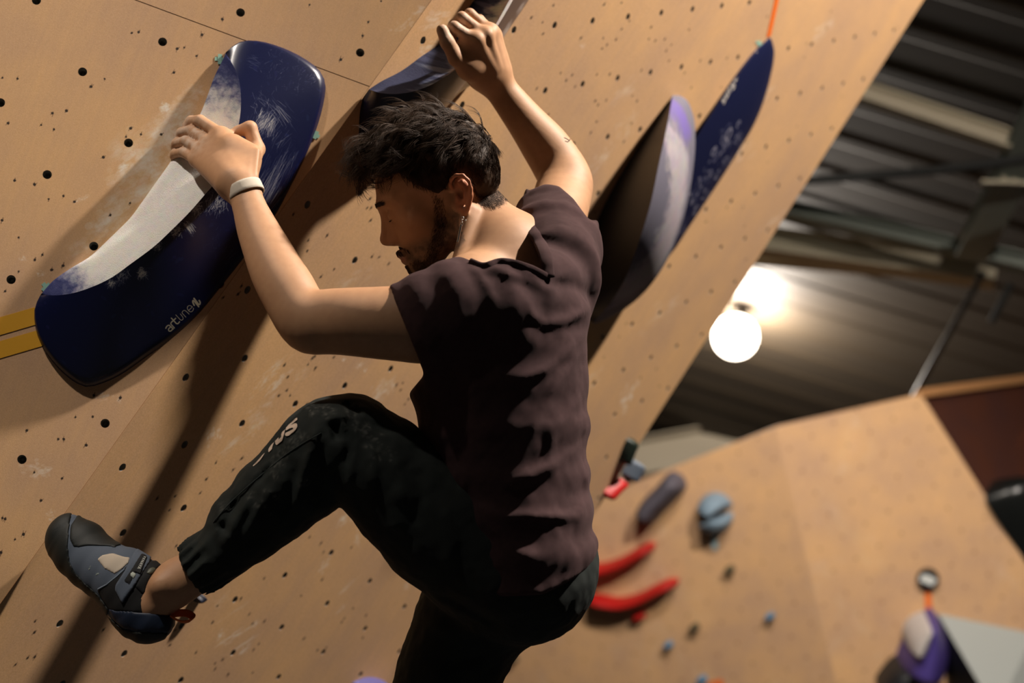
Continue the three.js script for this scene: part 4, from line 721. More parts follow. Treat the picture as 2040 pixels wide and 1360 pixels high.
const anti = blend([capsule(ear(-53, 15, 72), ear(-51, 0, 71), 0.0028), capsule(ear(-51, 0, 71), ear(-45, -18, 70), 0.003), capsule(ear(-34, -8, 66), ear(-34, -18, 66), 0.0036), capsule(ear(-44, 18, 71), ear(-51, 4, 71), 0.0022)], 0.003);
const earPlate = ellipsoid(ear(-46, -2, 67), [0.0150, 0.0240, 0.0045], [HF, HU, unit(add(hs, add(mul(HF, 0.42), mul(HU, 0.1))))]), concha = ellipsoid(ear(-42, -4, 70), [0.0075, 0.0115, 0.0052], hAxes);
const skinHead = (x, y, z) => {
  let d = smin(headCore(x, y, z), browRidge(x, y, z), 0.016);
  if (d < 0.05) {
    d = smax(d, -sockets(x, y, z), 0.012); d = smin(d, lids(x, y, z), 0.004); d = smin(d, nose(x, y, z), 0.010); d = smax(d, -nostril(x, y, z), 0.002);
    d = smin(d, lips(x, y, z), 0.006);
    d = smax(smin(d, earPlate(x, y, z), 0.004), -concha(x, y, z), 0.003); d = smin(d, earRim(x, y, z), 0.003); d = smin(d, anti(x, y, z), 0.003);
  }
  d = smin(d, neckSkin(x, y, z), 0.016); return smin(d, mastoid(x, y, z), 0.014);
};
const ankle = blend([capsule(P(405, 1128, 2.53), P(352, 1160, 2.53), 0.0375, 0.034), capsule(P(352, 1160, 2.53), P(300, 1205, 2.53), 0.034, 0.034), ball(P(318, 1166, 2.500), 0.014)], 0.02);
stage('fields ready');
// skin tone: redder ear, beard stubble on the jaw, chalk on the fingers
const stubble = (f, u, s) => sstep(-28, -18, u + 50 + (f + 26) * 0.436) * stubble0(f, u, s), stubble0 = (f, u, s) => sstep(-38, -62, u) * sstep(-20, 10, f + 30) * sstep(100, 70, Math.abs(f)) + sstep(-5, -40, u) * sstep(30, 5, f) * sstep(-44, -22, f);
function skinColor(x, y, z) {
  const n = n3(x * 60, y * 60, z * 60) * 0.5 + n3(x * 170, y * 170, z * 170) * 0.3; let r = 0.48, g = 0.258, b = 0.135;
  r *= 1 + n * 0.07; g *= 1 + n * 0.10; b *= 1 + n * 0.10;
  const q = sub([x, y, z], HO), f = dot(q, HF) / HK, u = dot(q, HU) / HK, s = dot(q, hs) / HK;
  if (Math.abs(f) < 120 && u > -110 && u < 140 && Math.abs(s) < 95) {
    const st = clamp(stubble(f, u, s), 0, 1) * 0.82 * clamp(0.8 + n * 0.6, 0, 1); if (s < 64 || f > -20) { r = mix(r, 0.05, st); g = mix(g, 0.033, st); b = mix(b, 0.024, st); }
    const er = sstep(64, 68, s) * sstep(-22, -28, f) * sstep(-70, -62, f) * sstep(-42, -34, u); r *= 1 + 0.12 * er; g *= 1 - 0.2 * er; b *= 1 - 0.25 * er;
    const nape = sstep(-62, -72, f) * sstep(-52, -34, u) * 0.6; r = mix(r, 0.06, nape); g = mix(g, 0.04, nape); b = mix(b, 0.03, nape);
    const lip = sstep(12, 5, Math.hypot(f - 79, (u + 62) * 0.9)) * sstep(22, 14, Math.abs(s)); r = mix(r, 0.36, lip * 0.7); g = mix(g, 0.13, lip * 0.7); b = mix(b, 0.1, lip * 0.7);
  }
  const [px, py] = pxOf(x, y, z);
  const chalk = clamp(sstep(60, 14, Math.hypot(px - 370, py - 268)) * 0.5 + sstep(60, 12, Math.hypot(px - 905, py - 48)) * 0.45, 0, 0.6) * clamp(0.6 + n * 1.2, 0, 1);
  r = mix(r, 0.66, chalk); g = mix(g, 0.56, chalk); b = mix(b, 0.47, chalk);
  return [r, g, b];
}
const skinGeos = [];
{
  const bl = (pts, pad) => boundsOf(pts, pad);
  const [l0, l1] = bl([P(340, 230, 2.74), P(860, 740, 2.4), P(340, 740, 2.74), P(860, 230, 2.4)], 0.03); l0[2] = -2.76; l1[2] = -2.36;
  skinGeos.push(netGeo(smooth(surfaceNet(skinArmL, l0, l1, 0.0023), 2, 0.4), skinColor)); stage('left arm');
  const [r0, r1] = bl([P(870, 10, 2.95), P(1190, 500, 2.95)], 0.03); r0[2] = -3.0; r1[2] = -2.66;
  skinGeos.push(netGeo(smooth(surfaceNet(skinArmR, r0, r1, 0.0023), 2, 0.4), skinColor)); stage('right arm');
  const [h0, h1] = bl([P(745, 190, 2.64), P(1125, 640, 2.6)], 0.02); h0[2] = -2.82; h1[2] = -2.42;
  skinGeos.push(netGeo(smooth(surfaceNet(skinHead, h0, h1, 0.0027), 1, 0.3), skinColor)); stage('head');
  const [a0, a1] = bl([P(280, 1110, 2.53), P(430, 1230, 2.53)], 0.02); a0[2] = -2.58; a1[2] = -2.47;
  skinGeos.push(netGeo(smooth(surfaceNet(ankle, a0, a1, 0.004), 1, 0.4), skinColor));
}
{
  const core = blend([capsule(P(1010, 680, 2.58), P(1020, 900, 2.56), 0.085, 0.10), capsule(P(1020, 900, 2.56), P(1020, 1110, 2.56), 0.10, 0.09), capsule(P(1000, 650, 2.57), P(840, 645, 2.44), 0.05, 0.045), capsule(P(1040, 640, 2.62), P(1095, 490, 2.75), 0.05, 0.042), capsule(P(1000, 1110, 2.54), P(690, 880, 2.50), 0.075, 0.05), capsule(P(690, 880, 2.50), P(400, 1125, 2.53), 0.05, 0.034), capsule(P(990, 1140, 2.60), P(880, 1400, 2.665), 0.075, 0.06), capsule(P(880, 1400, 2.665), P(805, 1860, 2.76), 0.055, 0.033)], 0.03);
  const [c0, c1] = boundsOf([P(380, 460, 2.6), P(1140, 1880, 2.76)], 0.05); c0[2] = -2.86; c1[2] = -2.36;
  skinGeos.push(netGeo(surfaceNet(core, c0, c1, 0.012), skinColor));
}
const mSkin = phys({ vertexColors: true, roughness: 0.58, bumpMap: gritAt(0.05), bumpScale: 0.0002, sheen: 0.15, sheenRoughness: 0.5, sheenColor: new THREE.Color(0.6, 0.35, 0.2) });
obj('body', mergeGeometries(skinGeos), mSkin, person);
// ---- t-shirt
const torso = chain([[860, 575, 1170, 560, 2.57, 0.17], [830, 640, 1178, 625, 2.565, 0.185], [820, 700, 1168, 690, 2.56, 0.182], [816, 770, 1171, 765, 2.555, 0.178], [836, 850, 1175, 850, 2.55, 0.172], [862, 930, 1174, 940, 2.55, 0.170], [885, 1010, 1184, 1018, 2.55, 0.176], [905, 1085, 1189, 1085, 2.55, 0.182], [930, 1170, 1180, 1150, 2.55, 0.18], [950, 1240, 1150, 1220, 2.55, 0.17]], 0.012, 0.5);
const sleeveL = chain([[852, 752, 772, 566, 2.432, 0.066], [880, 748, 828, 545, 2.43, 0.075], [930, 742, 882, 523, 2.435, 0.085], [1000, 740, 940, 522, 2.46, 0.10]], 0.012, 0.6);
const sleeveR = chain([[1046, 380, 1176, 436, 2.815, 0.064], [1030, 412, 1182, 488, 2.75, 0.075], [1014, 445, 1184, 545, 2.68, 0.09], [1000, 520, 1186, 605, 2.62, 0.12]], 0.012, 0.6);
const yoke = blend([capsule(P(935, 572, 2.455), P(1075, 585, 2.56), 0.042, 0.05), capsule(P(1075, 585, 2.56), P(1120, 500, 2.68), 0.05, 0.06)], 0.05);
const shirtFolds = folds([
  [[[966, 530], [1010, 542], [1051, 556], [1085, 572], [1118, 584]], 10, 0.0059], [[[1019, 522], [1051, 540], [1100, 558], [1145, 543]], 9, 0.0048], 
  [[[930, 520], [957, 548], [978, 585], [985, 610]], 8, 0.0042],
  [[[1056, 606], [1062, 630], [1084, 644], [1126, 641], [1155, 626], [1176, 607]], 9, 0.0065], [[[1068, 600], [1090, 622], [1130, 616], [1150, 600]], 17, -0.0040],
  [[[1012, 758], [1050, 750], [1084, 738], [1132, 705], [1171, 648]], 10, 0.0059], [[[1050, 768], [1100, 745], [1140, 715]], 12, -0.0018],
  [[[1041, 897], [1071, 829], [1103, 778], [1142, 723], [1164, 690]], 9, 0.0054], [[[1060, 885], [1088, 830], [1118, 785]], 10, -0.0015],
  [[[1087, 913], [1109, 855], [1142, 810], [1163, 781]], 9, 0.0048], [[[1113, 920], [1148, 884], [1172, 860]], 8, -0.0020],
  [[[999, 965], [1054, 948], [1113, 922], [1157, 882]], 10, 0.0059], [[[1010, 985], [1060, 975], [1110, 950]], 14, -0.0030],
  [[[947, 1003], [995, 1029], [1054, 1027], [1110, 1028], [1161, 1029]], 9, 0.0054], [[[1060, 1010], [1110, 1012], [1150, 1012]], 10, -0.0015], [[[1050, 1046], [1110, 1048], [1160, 1050]], 8, -0.0013],
  [[[951, 1003], [985, 1050], [1025, 1098], [1076, 1112]], 14, 0.0048], [[[1172, 926], [1168, 989], [1146, 1080]], 8, 0.0042], [[[1186, 990], [1180, 1040], [1168, 1100]], 7, -0.0015],
  [[[900, 700], [940, 760], [960, 830]], 18, 0.0036], [[[860, 760], [900, 840], [930, 900]], 21, -0.0015], 
  [[[880, 540], [900, 560], [915, 590]], 14, 0.0024], [[[800, 600], [850, 640], [880, 690]], 16, -0.0010], [[[820, 640], [860, 700], [880, 735]], 14, 0.0024], [[[930, 600], [935, 640], [925, 690]], 14, -0.0015]]);
const neckCut = prism([[905, 505], [935, 518], [962, 528], [1000, 519], [1050, 530], [1090, 549], [1076, 505], [1052, 465], [1019, 429], [985, 380], [860, 380]]);
const hemCut = prism([[820, 1100], [900, 1160], [1000, 1188], [1082, 1184], [1130, 1160], [1190, 1122], [1300, 1080], [1300, 1500], [700, 1500], [700, 1090]]);
const armHoleL = chain([[838, 738, 784, 582, 2.432, 0.059], [800, 735, 745, 580, 2.432, 0.06]], 0.004, 0.3), armHoleR = chain([[1055, 388, 1168, 430, 2.815, 0.056], [1085, 330, 1185, 372, 2.86, 0.056]], 0.004, 0.3);
const endL = prism([[700, 520], [774, 568], [846, 746], [800, 800], [600, 800], [600, 500]]), endR = prism([[1053, 380], [1086, 366], [1113, 370], [1142, 395], [1166, 428], [1176, 440], [1260, 420], [1200, 300], [1040, 300]]);
const shirtLow = P(900, 800, 2.4)[1], legHigh = P(900, 1040, 2.6)[1], legLow = P(900, 1310, 2.5)[1];
const shirtBody = (x, y, z) => {
  let d = torso(x, y, z); if (y > shirtLow) { d = smin(d, sleeveL(x, y, z), 0.022); d = smin(d, sleeveR(x, y, z), 0.03); d = smin(d, yoke(x, y, z), 0.03); }
  if (Math.abs(d) < 0.05) d -= shirtFolds(x, y, z) + n3(x * 13, y * 9, z * 13) * 0.0015 + n3((x + y) * 22, (x - y) * 60, z * 30) * 0.0009 + n3(x * 32, y * 26, z * 32) * 0.0008;
  return d;
};
const shirtField = (x, y, z) => {
  let d = shirtBody(x, y, z);
  d = smax(d, -neckCut(x, y, z), 0.006);
  if (d < 0.06) { d = smax(d, -hemCut(x, y, z), 0.004); d = smax(d, -endL(x, y, z), 0.003); d = smax(d, -endR(x, y, z), 0.003); d = smax(d, -armHoleL(x, y, z), 0.003); d = smax(d, -armHoleR(x, y, z), 0.003); }
  return d;
};
const cloth = (n) => tex(noiseTex(256, (i, j) => 120 + ((i + j) % n < n / 2 ? 26 : -26) + (RG() - 0.5) * 120), false), weave = cloth(6); weave.wrapS = weave.wrapT = THREE.RepeatWrapping; weave.repeat.set(45, 45);
const mShirt = phys({ vertexColors: true, roughness: 0.95, bumpMap: weave, bumpScale: 0.0005, specularIntensity: 0.4, sheen: 0.2, sheenRoughness: 0.6, sheenColor: new THREE.Color(0.20, 0.12, 0.11) });
const shirtTone = (x, y, z) => { const k = 1 + n3(x * 9, y * 9, z * 9) * 0.12 + n3(x * 90, y * 90, z * 90) * 0.1; return [0.062 * k, 0.033 * k, 0.034 * k]; };
{
  const [a, b] = boundsOf([P(770, 360, 2.55), P(1195, 1200, 2.55), P(770, 1200, 2.3), P(1195, 360, 2.86)], 0.02); a[2] = -2.9; b[2] = -2.3;
  const shirt = obj('t_shirt', netGeo(smooth(surfaceNet(shirtField, a, b, 0.004), 5, 0.5), shirtTone), mShirt, person); stage('shirt');
  // neck rib and hems, each a flat band lying on the cloth
  const onCloth = (pts, n, lift) => poly(pts, n).map(([x, y]) => surfaceAt(shirtBody, x, y, 2.15, 2.95)).filter(Boolean).map(p => [p[0], p[1], p[2] + lift]);
  const band = (pts, r, lift = 0.001) => tube(pts, r, 8, true, 0.45);
  const near = onCloth([[936, 521], [962, 530], [1000, 521], [1050, 532], [1090, 551]], 30, 0);
  obj('collar', band(near, 0.006), mShirt.clone(), shirt);
  const farRim = onCloth([[1092, 553], [1086, 508], [1064, 464], [1032, 428]], 24, 0);
  obj('collar', band(farRim, 0.0105), mShirt.clone(), shirt);
  for (const c of shirt.children) { c.material.vertexColors = false; c.material.color = new THREE.Color(0.062, 0.033, 0.034); }
}
// ---- trousers
const shinL = chain([[352, 1100, 392, 1178, 2.53, 0.05], [360, 1088, 412, 1178, 2.53, 0.053], [380, 1073, 440, 1166, 2.53, 0.058], [412, 1048, 490, 1135, 2.525, 0.066], [440, 990, 545, 1100, 2.52, 0.075], [490, 930, 610, 1055, 2.515, 0.082], [555, 865, 665, 1014, 2.505, 0.086], [605, 815, 676, 990, 2.5, 0.088], [650, 792, 684, 972, 2.495, 0.09], [706, 786, 692, 978, 2.495, 0.093], [780, 828, 738, 1038, 2.495, 0.099], [845, 872, 795, 1106, 2.5, 0.106], [915, 905, 855, 1172, 2.51, 0.116], [1000, 950, 925, 1228, 2.53, 0.132], [1085, 985, 1000, 1262, 2.55, 0.14]], 0.008);
const seat = ellipsoid(P(1036, 1134, 2.56), [0.101, 0.110, 0.16]);
const hips = chain([[910, 1010, 1120, 1015, 2.55, 0.145], [900, 1090, 1130, 1095, 2.55, 0.155]], 0.01);
const legR = chain([[870, 1130, 1110, 1225, 2.62, 0.10], [848, 1170, 1058, 1262, 2.64, 0.105], [830, 1215, 1036, 1282, 2.65, 0.104], [812, 1270, 1018, 1312, 2.655, 0.10], [795, 1322, 998, 1348, 2.66, 0.097], [783, 1372, 980, 1385, 2.665, 0.094], [765, 1470, 945, 1480, 2.68, 0.088], [750, 1580, 915, 1590, 2.70, 0.08], [745, 1700, 890, 1705, 2.73, 0.07], [750, 1820, 860, 1825, 2.76, 0.055], [760, 1890, 845, 1890, 2.77, 0.045]], 0.01);
const legFolds = folds([
  [[[686, 800], [700, 815], [722, 826]], 6, -0.010], [[[662, 838], [668, 856], [672, 880]], 9, -0.014], [[[655, 836], [675, 828], [698, 830]], 8, 0.007], [[[690, 850], [694, 880], [690, 930]], 8, -0.008], [[[720, 838], [750, 850], [775, 862]], 6, -0.004], [[[630, 845], [618, 900], [608, 950]], 9, 0.006], [[[645, 870], [640, 930], [628, 990]], 9, -0.006], [[[735, 890], [745, 930], [740, 970]], 10, 0.006], [[[705, 900], [700, 940], [690, 972]], 7, 0.006],
  [[[560, 905], [520, 950], [470, 1000], [445, 1030]], 5, -0.004], [[[480, 990], [455, 1030], [440, 1065]], 7, -0.006], [[[500, 990], [470, 1040], [455, 1080]], 8, 0.006], [[[545, 960], [515, 1020], [495, 1070]], 10, 0.006], [[[530, 1000], [510, 1050], [500, 1090]], 8, -0.006], [[[590, 930], [575, 990], [560, 1040]], 10, -0.005], [[[610, 900], [600, 960], [585, 1020]], 9, 0.006], [[[430, 1040], [470, 1070], [480, 1100]], 8, -0.005],
  [[[780, 900], [800, 960], [790, 1010]], 14, 0.006], [[[830, 930], [840, 990], [820, 1050]], 14, -0.006], [[[880, 1000], [900, 1080], [890, 1140]], 14, 0.006], [[[870, 1180], [940, 1215], [1010, 1255]], 9, -0.006], [[[850, 1240], [900, 1260], [960, 1265]], 14, 0.005], [[[840, 1310], [900, 1320], [970, 1310]], 14, -0.005]]);
const gather = (x, y, z) => { const [u, v] = pxOf(x, y, z), ax = (u - 380) * 0.78 - (v - 1120) * 0.62; if (ax > 90 || u > 480 || v < 1000) return 0; const a = Math.atan2((u - 380) * 0.62 + (v - 1120) * 0.78 - 15, (z + 2.53) * 1225); return sstep(70, 5, ax) * (0.0034 * Math.sin(a * 15 + n3(x * 20, y * 20, z * 20) * 1.2) + 0.001 * Math.sin(a * 37)); };
const trouserField = (x, y, z) => {
  let d = 1; if (y > legLow) { d = smin(shinL(x, y, z), seat(x, y, z), 0.05); d = smin(d, hips(x, y, z), 0.04); }
  if (y < legHigh) d = smin(d, legR(x, y, z), 0.02);
  if (Math.abs(d) < 0.04) d -= legFolds(x, y, z) + n3(x * 16, y * 16, z * 16) * 0.0013 + n3(x * 45, y * 45, z * 45) * 0.0012 + gather(x, y, z);
  return d;
};
const cuffHole = capsule(P(352, 1162, 2.53), P(390, 1132, 2.53), 0.043, 0.041), cuffEnd = prism([[352, 1094], [358, 1120], [372, 1148], [400, 1186], [380, 1210], [250, 1200], [300, 1060]]);
const trousersCut = (x, y, z) => { let d = trouserField(x, y, z); if (d < 0.05) d = smax(smax(d, -cuffEnd(x, y, z), 0.004), -cuffHole(x, y, z), 0.003); return d; };
{
  const marks = rng(41), spots = [];                               // rubbed chalk on the cloth
  for (const [x, y, r, n] of [[575, 885, 26, 26], [555, 915, 22, 20], [548, 945, 14, 12], [620, 815, 14, 8], [595, 870, 20, 18], [725, 855, 20, 14], [760, 900, 30, 18], [602, 962, 12, 8], [500, 985, 12, 8], [440, 1015, 12, 8], [650, 815, 22, 12], [540, 985, 16, 8], [520, 1000, 20, 8], [700, 830, 30, 16], [745, 880, 24, 12]]) for (let k = 0; k < n; k++) spots.push([x + (marks() + marks() - 1) * r, y + (marks() + marks() - 1) * r, 1.5 + marks() * 4, 0.3 + marks() * 0.7]);
  const tone = (x, y, z) => {
    const [u, v] = pxOf(x, y, z), k = 1 + n3(x * 20, y * 20, z * 20) * 0.2; let c = 0;
    if (u > 400 && u < 830 && v > 770 && v < 1060 && z > -2.56) for (const s of spots) { const d = (u - s[0]) ** 2 + (v - s[1]) ** 2; if (d < 90) c = Math.max(c, s[3] * Math.exp(-d / (s[2] * s[2]))); }
    c *= 0.36 * clamp(0.4 + n3(x * 200, y * 200, z * 200), 0, 1); return [mix(0.015 * k, 0.34, c), mix(0.0195 * k, 0.33, c), mix(0.0175 * k, 0.29, c)];
  };
  const [a, b] = boundsOf([P(345, 770, 2.55), P(1180, 1900, 2.7), P(345, 1900, 2.7)], 0.02); a[2] = -2.86; b[2] = -2.36;
  const tr = obj('trousers', netGeo(smooth(surfaceNet(trousersCut, a, b, 0.0042), 2, 0.5), tone), phys({ vertexColors: true, roughness: 0.8, bumpMap: weave, bumpScale: 0.0004, specularIntensity: 0.5 }), person); stage('trousers');
  // printed letters down the shin, laid on the cloth
  const mPrint = std({ color: 0xd9c2ad, roughness: 0.8 });
  const glyphs = [
    [[955, 268], [958, 300], [905, 345], [870, 372], [830, 410], [850, 392], [905, 365], [940, 362], [955, 380], [955, 420], [930, 470], [880, 520], [810, 572], [770, 580], [748, 560], [755, 528], [800, 505], [830, 492], [880, 465], [888, 440], [865, 436], [820, 452], [770, 482], [758, 478], [765, 440], [810, 385], [870, 335], [925, 280]],
    [[752, 465], [735, 540], [705, 640], [690, 665], [610, 730], [590, 715], [578, 665], [640, 600], [640, 640], [685, 595], [686, 550], [700, 510]],
    [[565, 678], [540, 745], [525, 800], [480, 848], [465, 840], [472, 790], [520, 720]],
    [[408, 860], [365, 935], [320, 995], [270, 1045], [210, 1090], [205, 1080], [260, 1020], [320, 950], [370, 895]]];
  const letters = [];
  for (const g of glyphs) {
    const s = new THREE.ShapeGeometry(new THREE.Shape(g.map(([x, y]) => new THREE.Vector2(480 + x / 8.5, 800 + y / 8.5))));
    let q = s.toNonIndexed(); const p = q.attributes.position, out = [];
    const emit = (a, b, c, lv) => { if (lv === 0) { out.push(...a, ...b, ...c); return; } const m = (u, v) => [(u[0] + v[0]) / 2, (u[1] + v[1]) / 2], ab = m(a, b), bc = m(b, c), ca = m(c, a); emit(a, ab, ca, lv - 1); emit(ab, b, bc, lv - 1); emit(ca, bc, c, lv - 1); emit(ab, bc, ca, lv - 1); };
    for (let i = 0; i < p.count; i += 3) emit([p.getX(i), p.getY(i)], [p.getX(i + 1), p.getY(i + 1)], [p.getX(i + 2), p.getY(i + 2)], 2);
    const pos = []; for (let i = 0; i < out.length; i += 2) { const w = surfaceAt(trouserField, out[i], out[i + 1], 2.3, 2.7) ?? P(out[i], out[i + 1], 2.5); pos.push(w[0], w[1], w[2] + 0.0022); }
    const idx = pos.map((_, i) => i).slice(0, pos.length / 3); letters.push(geoFrom(pos, idx, pos.filter((_, i) => i % 3 < 2)));
  }
  letters.forEach((g, i) => { const n = g.attributes.normal; if (n.getZ(0) < 0) { const ix = g.index.array; for (let k = 0; k < ix.length; k += 3) { const t = ix[k]; ix[k] = ix[k + 1]; ix[k + 1] = t; } g.computeVertexNormals(); } obj('printed_letter', g, mPrint, tr); });
  // contrast seam along the shin
  const seam = poly([[640, 862], [600, 885], [570, 905], [530, 938], [490, 972], [455, 1005], [425, 1040]], 40).map(([x, y]) => surfaceAt(trouserField, x, y, 2.3, 2.7)).filter(Boolean).map(p => [p[0], p[1], p[2] + 0.0008]);
  obj('seam', tube(seam, 0.0009, 6), std({ color: 0x2a3230, roughness: 0.8 }), tr);
}
// ---- climbing shoe
const shoeAxis = chain([[128, 1040, 116, 1078, 2.622, 0.026], [150, 1026, 116, 1113, 2.62, 0.035], [187, 1045, 133, 1141, 2.61, 0.042], [216, 1074, 157, 1164, 2.595, 0.043], [245, 1090, 180, 1181, 2.58, 0.042], [275, 1098, 204, 1200, 2.565, 0.041], [299, 1116, 221, 1222, 2.55, 0.039], [316, 1132, 233, 1245, 2.54, 0.037], [322, 1160, 250, 1264, 2.535, 0.036], [332, 1200, 272, 1272, 2.532, 0.035], [338, 1226, 300, 1266, 2.532, 0.030]], 0.006, 0.9);
const shoeField = (x, y, z) => shoeAxis(x, y, z);
{
  const sh = (l) => scaled([80, 1000], 4.69, l), shoe = new THREE.Group(); shoe.name = 'climbing_shoe'; shoe.baseAt = person.baseAt; person.add(shoe);
  const box0 = boundsOf([P(100, 1015, 2.6), P(350, 1285, 2.5)], 0.02); box0[0][2] = -2.68; box0[1][2] = -2.47;
  const openTop = capsule(P(350, 1160, 2.53), P(296, 1205, 2.535), 0.0375, 0.034);
  const shell = (region, off, cell = 0.0024) => netGeo(smooth(surfaceNet((x, y, z) => { let d = shoeField(x, y, z) - off; if (region) d = smax(d, region(x, y, z), 0.0012); return smax(d, -openTop(x, y, z), 0.002); }, ...box0, cell), 2, 0.4));
  const cut = (l) => prism(sh(l));
  const leather = phys({ color: 0x55606f, roughness: 0.75, sheen: 0.5, sheenColor: new THREE.Color(0.3, 0.35, 0.45), bumpMap: gritAt(0.03), bumpScale: 0.0004 }), rubber = std({ color: 0x141a18, roughness: 0.62, bumpMap: gritAt(0.06), bumpScale: 0.0004 }), blackFab = std({ color: 0x08090b, roughness: 0.8 }), heelBlue = std({ color: 0x16243a, roughness: 0.55 });
  obj('upper', shell(null, 0), leather, shoe);
  obj('rubber_rand', shell(cut([[300, 90], [285, 150], [268, 300], [262, 420], [278, 560], [330, 660], [430, 765], [540, 860], [640, 1000], [620, 1100], [300, 900], [0, 700], [20, 60]]), 0.0022), rubber, shoe);
  obj('toe_patch', shell(cut([[288, 210], [320, 165], [360, 100], [560, 200], [760, 390], [700, 418], [520, 408], [310, 420], [276, 350], [278, 260]]), 0.0020), rubber, shoe);
  obj('side_panel', shell(cut([[530, 822], [720, 680], [860, 540], [1060, 640], [1160, 700], [1000, 900], [960, 1040], [640, 1010], [560, 880]]), 0.0012), blackFab, shoe);
  obj('heel_cup', shell(cut([[630, 990], [700, 1012], [990, 1030], [1180, 1052], [1330, 1080], [1200, 1220], [1080, 1215], [900, 1205], [770, 1180], [690, 1110]]), 0.0022), heelBlue, shoe);
  obj('heel_rubber', shell(cut([[620, 1060], [700, 1120], [770, 1184], [900, 1208], [1080, 1218], [1200, 1222], [1150, 1320], [800, 1340], [640, 1200]]), 0.0024), rubber, shoe);
  obj('tongue_window', shell(cut([[530, 532], [580, 492], [680, 475], [780, 508], [848, 518], [825, 575], [722, 660], [692, 672], [600, 620]]), 0.0018), std({ color: 0xc9bba8, roughness: 0.8 }), shoe);
  obj('ankle_collar', shell(cut([[1010, 548], [1110, 540], [1170, 600], [1135, 690], [960, 866], [885, 790], [960, 640]]), 0.0034), blackFab, shoe);
  const strap = obj('strap', shell(cut([[872, 470], [908, 430], [1040, 510], [1022, 560], [900, 752], [766, 950], [698, 822], [704, 772], [790, 640]]), 0.0052), leather, shoe);
  obj('strap_inlay', shell(cut([[948, 470], [1000, 500], [905, 660], [835, 778], [772, 742], [860, 610]]), 0.0062), blackFab, strap);
  obj('strap_patch', shell(cut([[832, 682], [842, 655], [868, 645], [905, 668], [880, 716], [850, 706]]), 0.0070), std({ color: 0xb9c0b4, roughness: 0.7 }), strap);
  obj('collar_badge', shell(cut([[1008, 620], [1050, 602], [1090, 620], [1075, 660], [1020, 680], [988, 662]]), 0.0046), std({ color: 0x4e5142, roughness: 0.5 }), shoe);
  for (const l of [[[440, 640], [470, 580], [490, 578], [462, 642]], [[500, 672], [560, 648], [556, 670], [500, 715], [485, 722], [520, 676]]]) obj('side_mark', shell(cut(l), 0.0009), std({ color: 0x8e9a94, roughness: 0.7 }), shoe);
  // woven name along the strap
  const c = canvas(256, 64), x = c.getContext('2d'); x.fillStyle = '#08090b'; x.fillRect(0, 0, 256, 64); x.fillStyle = '#c8c9c0'; x.font = 'bold 52px sans-serif'; x.fillText('TENAYA', 12, 50, 232);
  const t = new THREE.CanvasTexture(c); t.colorSpace = THREE.SRGBColorSpace;
  const pos = [], uv = [], idx = [];
  for (let i = 0; i <= 10; i++) for (let j = 0; j <= 3; j++) { const u = i / 10, v = j / 3, a = [mix(972, 880, u), mix(486, 640, u)], b = [mix(1000, 935, u), mix(500, 660, u)], q = [mix(a[0], b[0], v), mix(a[1], b[1], v)], [X, Y] = sh([q])[0], w = surfaceAt((x, y, z) => shoeField(x, y, z) - 0.0062, X, Y, 2.4, 2.7) ?? P(X, Y, 2.5); pos.push(w[0], w[1], w[2] + 0.0012); uv.push(u, v); }
  for (let i = 0; i < 10; i++) for (let j = 0; j < 3; j++) { const q = i * 4 + j; idx.push(q, q + 4, q + 1, q + 1, q + 4, q + 5); }
  const g = geoFrom(pos, idx, uv); if (g.attributes.normal.getZ(5) < 0) { const ix = g.index.array; for (let k = 0; k < ix.length; k += 3) { const s = ix[k]; ix[k] = ix[k + 1]; ix[k + 1] = s; } g.computeVertexNormals(); }
  obj('name_tape', g, std({ map: t, roughness: 0.8 }), strap);
  obj('stitching', tube(sh([[540, 812], [620, 770], [720, 690], [790, 625]]).map(([X, Y]) => { const w = surfaceAt((x, y, z) => shoeField(x, y, z) - 0.0014, X, Y, 2.4, 2.7); return w; }).filter(Boolean), 0.0012, 6), std({ color: 0x7f8c9a, roughness: 0.8 }), shoe);
  const loop = poly([...sh([[1205, 1050], [1300, 1035], [1380, 1040], [1428, 1075]]).map(p => P(...p, 2.528)), ...sh([[1400, 1105], [1340, 1118], [1280, 1100], [1215, 1062]]).map(p => P(...p, 2.515))], 30);
  obj('pull_loop', tube(loop, 0.0062, 8, true, 0.22), std({ color: 0xd9661c, roughness: 0.7 }), shoe);
}
